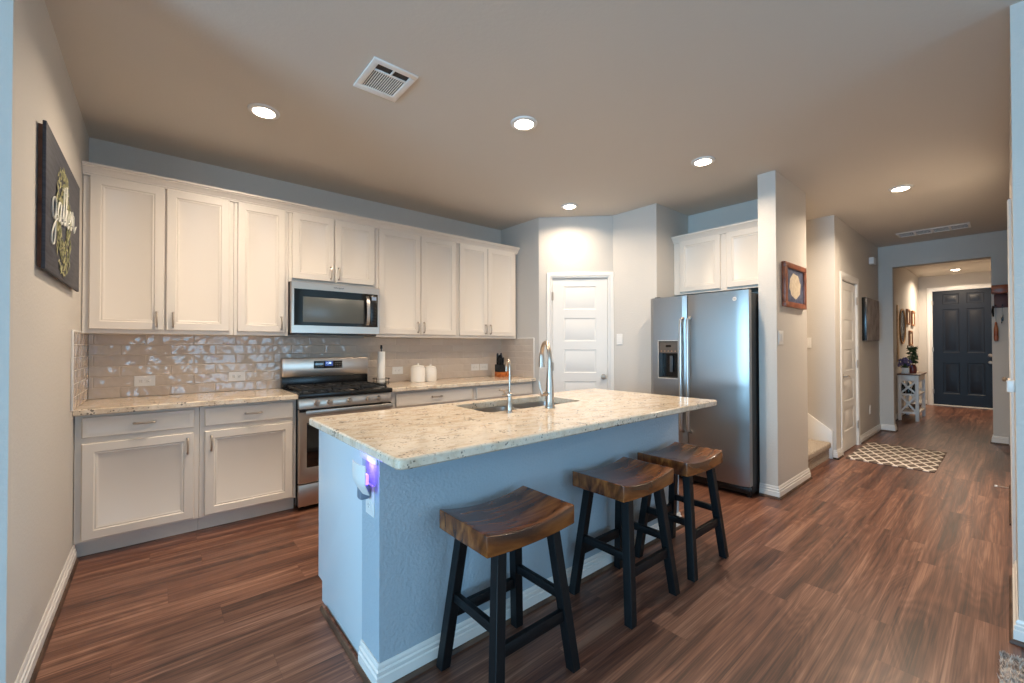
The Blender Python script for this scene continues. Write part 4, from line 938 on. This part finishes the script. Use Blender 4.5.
# key rack on the stub wall
RW = mat_wood('rack_wood', srgb(104, 48, 24), srgb(148, 78, 42), srgb(176, 104, 62), 6, (3, 1, 3), .35)
t = thing('key_rack', (8.36, .07, 1.8), 'dark reddish wooden key rack on the wall beside the foyer opening', 'key rack')
MB().box(8.24, 8.379, -.004, .140, 1.955, 2.062, .004).build('shelf', RW, t)
MB().box(8.355, 8.379, .0, .120, 1.775, 1.955, .003).build('back_board', mat('dark_red_board', srgb(84, 40, 34), .5), t)
for y in (.05, .105): MB().tube([(8.356, y, 1.80), (8.33, y, 1.795), (8.325, y, 1.815)], .004, 6).build('hook', BLACK, t)
t = thing('wooden_paddle', (8.33, .105, 1.56), 'brown wooden paddle-shaped fob hanging from the key rack', 'key fob')
MB().tube([(8.333, .105, 1.79), (8.333, .105, 1.60)], .002, 6).build('cord', BLACK, t)
MB().lathe((8.333, .105, 1.34), [(0, 0), (.018, .005), (.022, .05), (.02, .16), (.014, .2), (.01, .24), (0, .26)], 14).build('paddle', RW, t)
t = thing('key_bunch', (8.33, .05, 1.6), 'small bunch of dark keys hanging from the key rack', 'keys')
MB().tube([(8.333, .05, 1.79), (8.333, .05, 1.68)], .002, 6).build('cord', BLACK, t)
m = MB(); m.box(8.33, 8.336, .042, .052, 1.60, 1.68, .001); m.box(8.326, 8.332, .052, .062, 1.57, 1.65, .001); m.build('key', BLACK, t)
t = thing('leash', (8.33, .12, 1.7), 'short black strap hanging at the edge of the key rack', 'strap')
m = MB(); m.tube([(8.345, .128, 1.80), (8.343, .132, 1.73), (8.345, .127, 1.66)], [.008, .012, .008], 8); m.build('strap', BLACK, t)
t = thing('door_stop', (5.60, 0, .06), 'small spring door stop on the baseboard of the far right hall wall', 'door stop')
MB().tube([(5.60, .010, .06), (5.60, .075, .06)], .006, 8).build('spring', NICKEL, t); MB().tube([(5.60, .075, .06), (5.60, .092, .06)], .009, 10).build('tip', PLASTIC, t)

# ------------------------------------------------------------------ stairs
sm = thing('staircase', (5.35, 1.6, 0), 'carpeted stairs rising behind the column beside the hall', 'stairs')
m = MB(); mr = MB()
for k in range(9):
    y0 = 1.335+.255*k; z1 = .19*(k+1); m.box(4.825, 5.86, y0-.022, 4.06, z1-.075, z1, .02, 3); mr.box(4.825, 5.86, y0, 4.06, z1-.19+(.001 if k == 0 else -.01), z1-.07)
m.build('carpet_tread', CARPET, sm); mr.build('riser', CARPET, sm)
m = MB(); m.prism([(1.304, .001), (1.304, .313), (3.9, .313+2.596*.745), (4.06, .313+2.596*.745), (4.06, .001)], 5.862, 5.885, .001, M=Matrix(((0, 0, 1, 0), (1, 0, 0, 0), (0, 1, 0, 0), (0, 0, 0, 1)))); m.build('stringer', TRIM, sm)

# ------------------------------------------------------------------ ceiling fittings
LL = [((.506, 3.028), 'recessed ceiling light over the corner worktop, nearest the wall cabinets'), ((1.862, 2.076), 'recessed ceiling light above the middle of the island'), ((3.353, 1.578), 'recessed ceiling light in front of the refrigerator'), ((3.342, 3.004), 'recessed ceiling light beside the pantry door'), ((5.364, .647), 'recessed ceiling light over the hall near the stairs'), ((11.93, .662), 'recessed ceiling light inside the foyer by the front door')]
def downlight(x, y, label, power=LAMP_W):
    t = thing('recessed_light', (x, y, H), label, 'ceiling light', 'round recessed ceiling lights')
    MB().lathe((x, y, H-.012), [(.062, .004), (.062, .0), (.072, -.002), (.088, .004), (.090, .011), (.062, .011)], 36).build('trim_ring', PLASTIC, t)
    MB().lathe((x, y, H-.012), [(0, -.012), (.02, -.0112), (.042, -.006), (.056, .001), (.0615, .008), (.0615, .010), (0, .010)], 36).build('lens', EMIT, t)
    l = bpy.data.lights.new('lamp', 'AREA'); l.shape = 'DISK'; l.size = .12; l.energy = power; l.color = WARM; l.spread = math.radians(155)
    o = bpy.data.objects.new('lamp', l); COL.objects.link(o); o.parent = t; o.location = (0, 0, -.027)
for (p, lb) in LL: downlight(p[0], p[1], lb, LAMP_W*(1.9 if p[0] > 9 else 1.9 if p[0] > 5 else .55 if p == (3.342, 3.004) else 1))
l = bpy.data.lights.new('stair_lamp', 'AREA'); l.shape = 'DISK'; l.size = .12; l.energy = 9; l.color = WARM
o = bpy.data.objects.new('stair_lamp', l); COL.objects.link(o); o.location = (5.35, 2.6, H-.02)
t = thing('ceiling_vent', (.965, 2.24, H), 'square white slatted air vent in the ceiling above the island end', 'vent')
VX0, VX1, VY0, VY1 = .842, 1.092, 2.086, 2.394
m = MB()
for a in ((VX0, VX1, VY0, VY0+.035), (VX0, VX1, VY1-.045, VY1), (VX0, VX0+.035, VY0+.035, VY1-.045), (VX1-.035, VX1, VY0+.035, VY1-.045), (VX0+.03, VX1-.03, 2.170, 2.182)): m.box(a[0], a[1], a[2], a[3], H-.010, H-.001, .002)
m.build('frame', VENTW, t); MB().box(VX0+.02, VX1-.02, VY0+.02, VY1-.02, H-.003, H-.001).build('duct_opening', VENTD, t)
m = MB()
for k in range(15):
    x = VX0+.041+k*.0122; m.box(x, x+.0055, 2.182, VY1-.044, H-.006, H-.0036, M=None)
m.box(.962, .970, VY0+.035, 2.172, H-.010, H-.003); m.build('slat', VENTW, t)
t = thing('return_vent', (7.66, .625, H), 'long four-section return air grille in the hall ceiling', 'vent')
m = MB(); m.box(7.50, 7.53, .29, .96, H-.010, H-.001, .002); m.box(7.77, 7.80, .29, .96, H-.010, H-.001, .002)
for k in range(5): y = .29+k*.16125; m.box(7.53, 7.77, y, y+.025, H-.010, H-.001, .002)
m.build('frame', VENTW, t); MB().box(7.515, 7.785, .30, .95, H-.003, H-.001).build('duct_opening', VENTD, t)
m = MB()
for k in range(12): x = 7.538+k*.0195; m.box(x, x+.005, .30, .95, H-.0048, H-.0036)
m.build('slat', VENTW, t)

# unseen ceiling lamp added behind the camera as warm fill for the ceiling
t = thing('added_ceiling_lamp', (-1.3, -1.4, H), 'unseen frosted glass ceiling lamp added behind the camera for warm fill light', 'ceiling light')
MB().lathe((-1.3, -1.4, H), [(0, -.001), (.08, -.001), (.08, -.02), (.02, -.03), (.02, -.10), (0, -.10)], 24).build('canopy', NICKEL, t)
MB().lathe((-1.3, -1.4, H-.25), [(0, 0), (.09, .01), (.15, .05), (.16, .10), (.12, .14), (.02, .15), (0, .15)], 30).build('glass_shade', mat('frosted_glass', srgb(240, 232, 220), .4, emit=((1, .82, .62, 1), 4)), t)
l = bpy.data.lights.new('added_fill_light', 'POINT'); l.energy = 22; l.color = (1, .80, .60); l.shadow_soft_size = .16
o = bpy.data.objects.new('added_fill_light', l); COL.objects.link(o); o.parent = t; o.location = (0, 0, -.50)
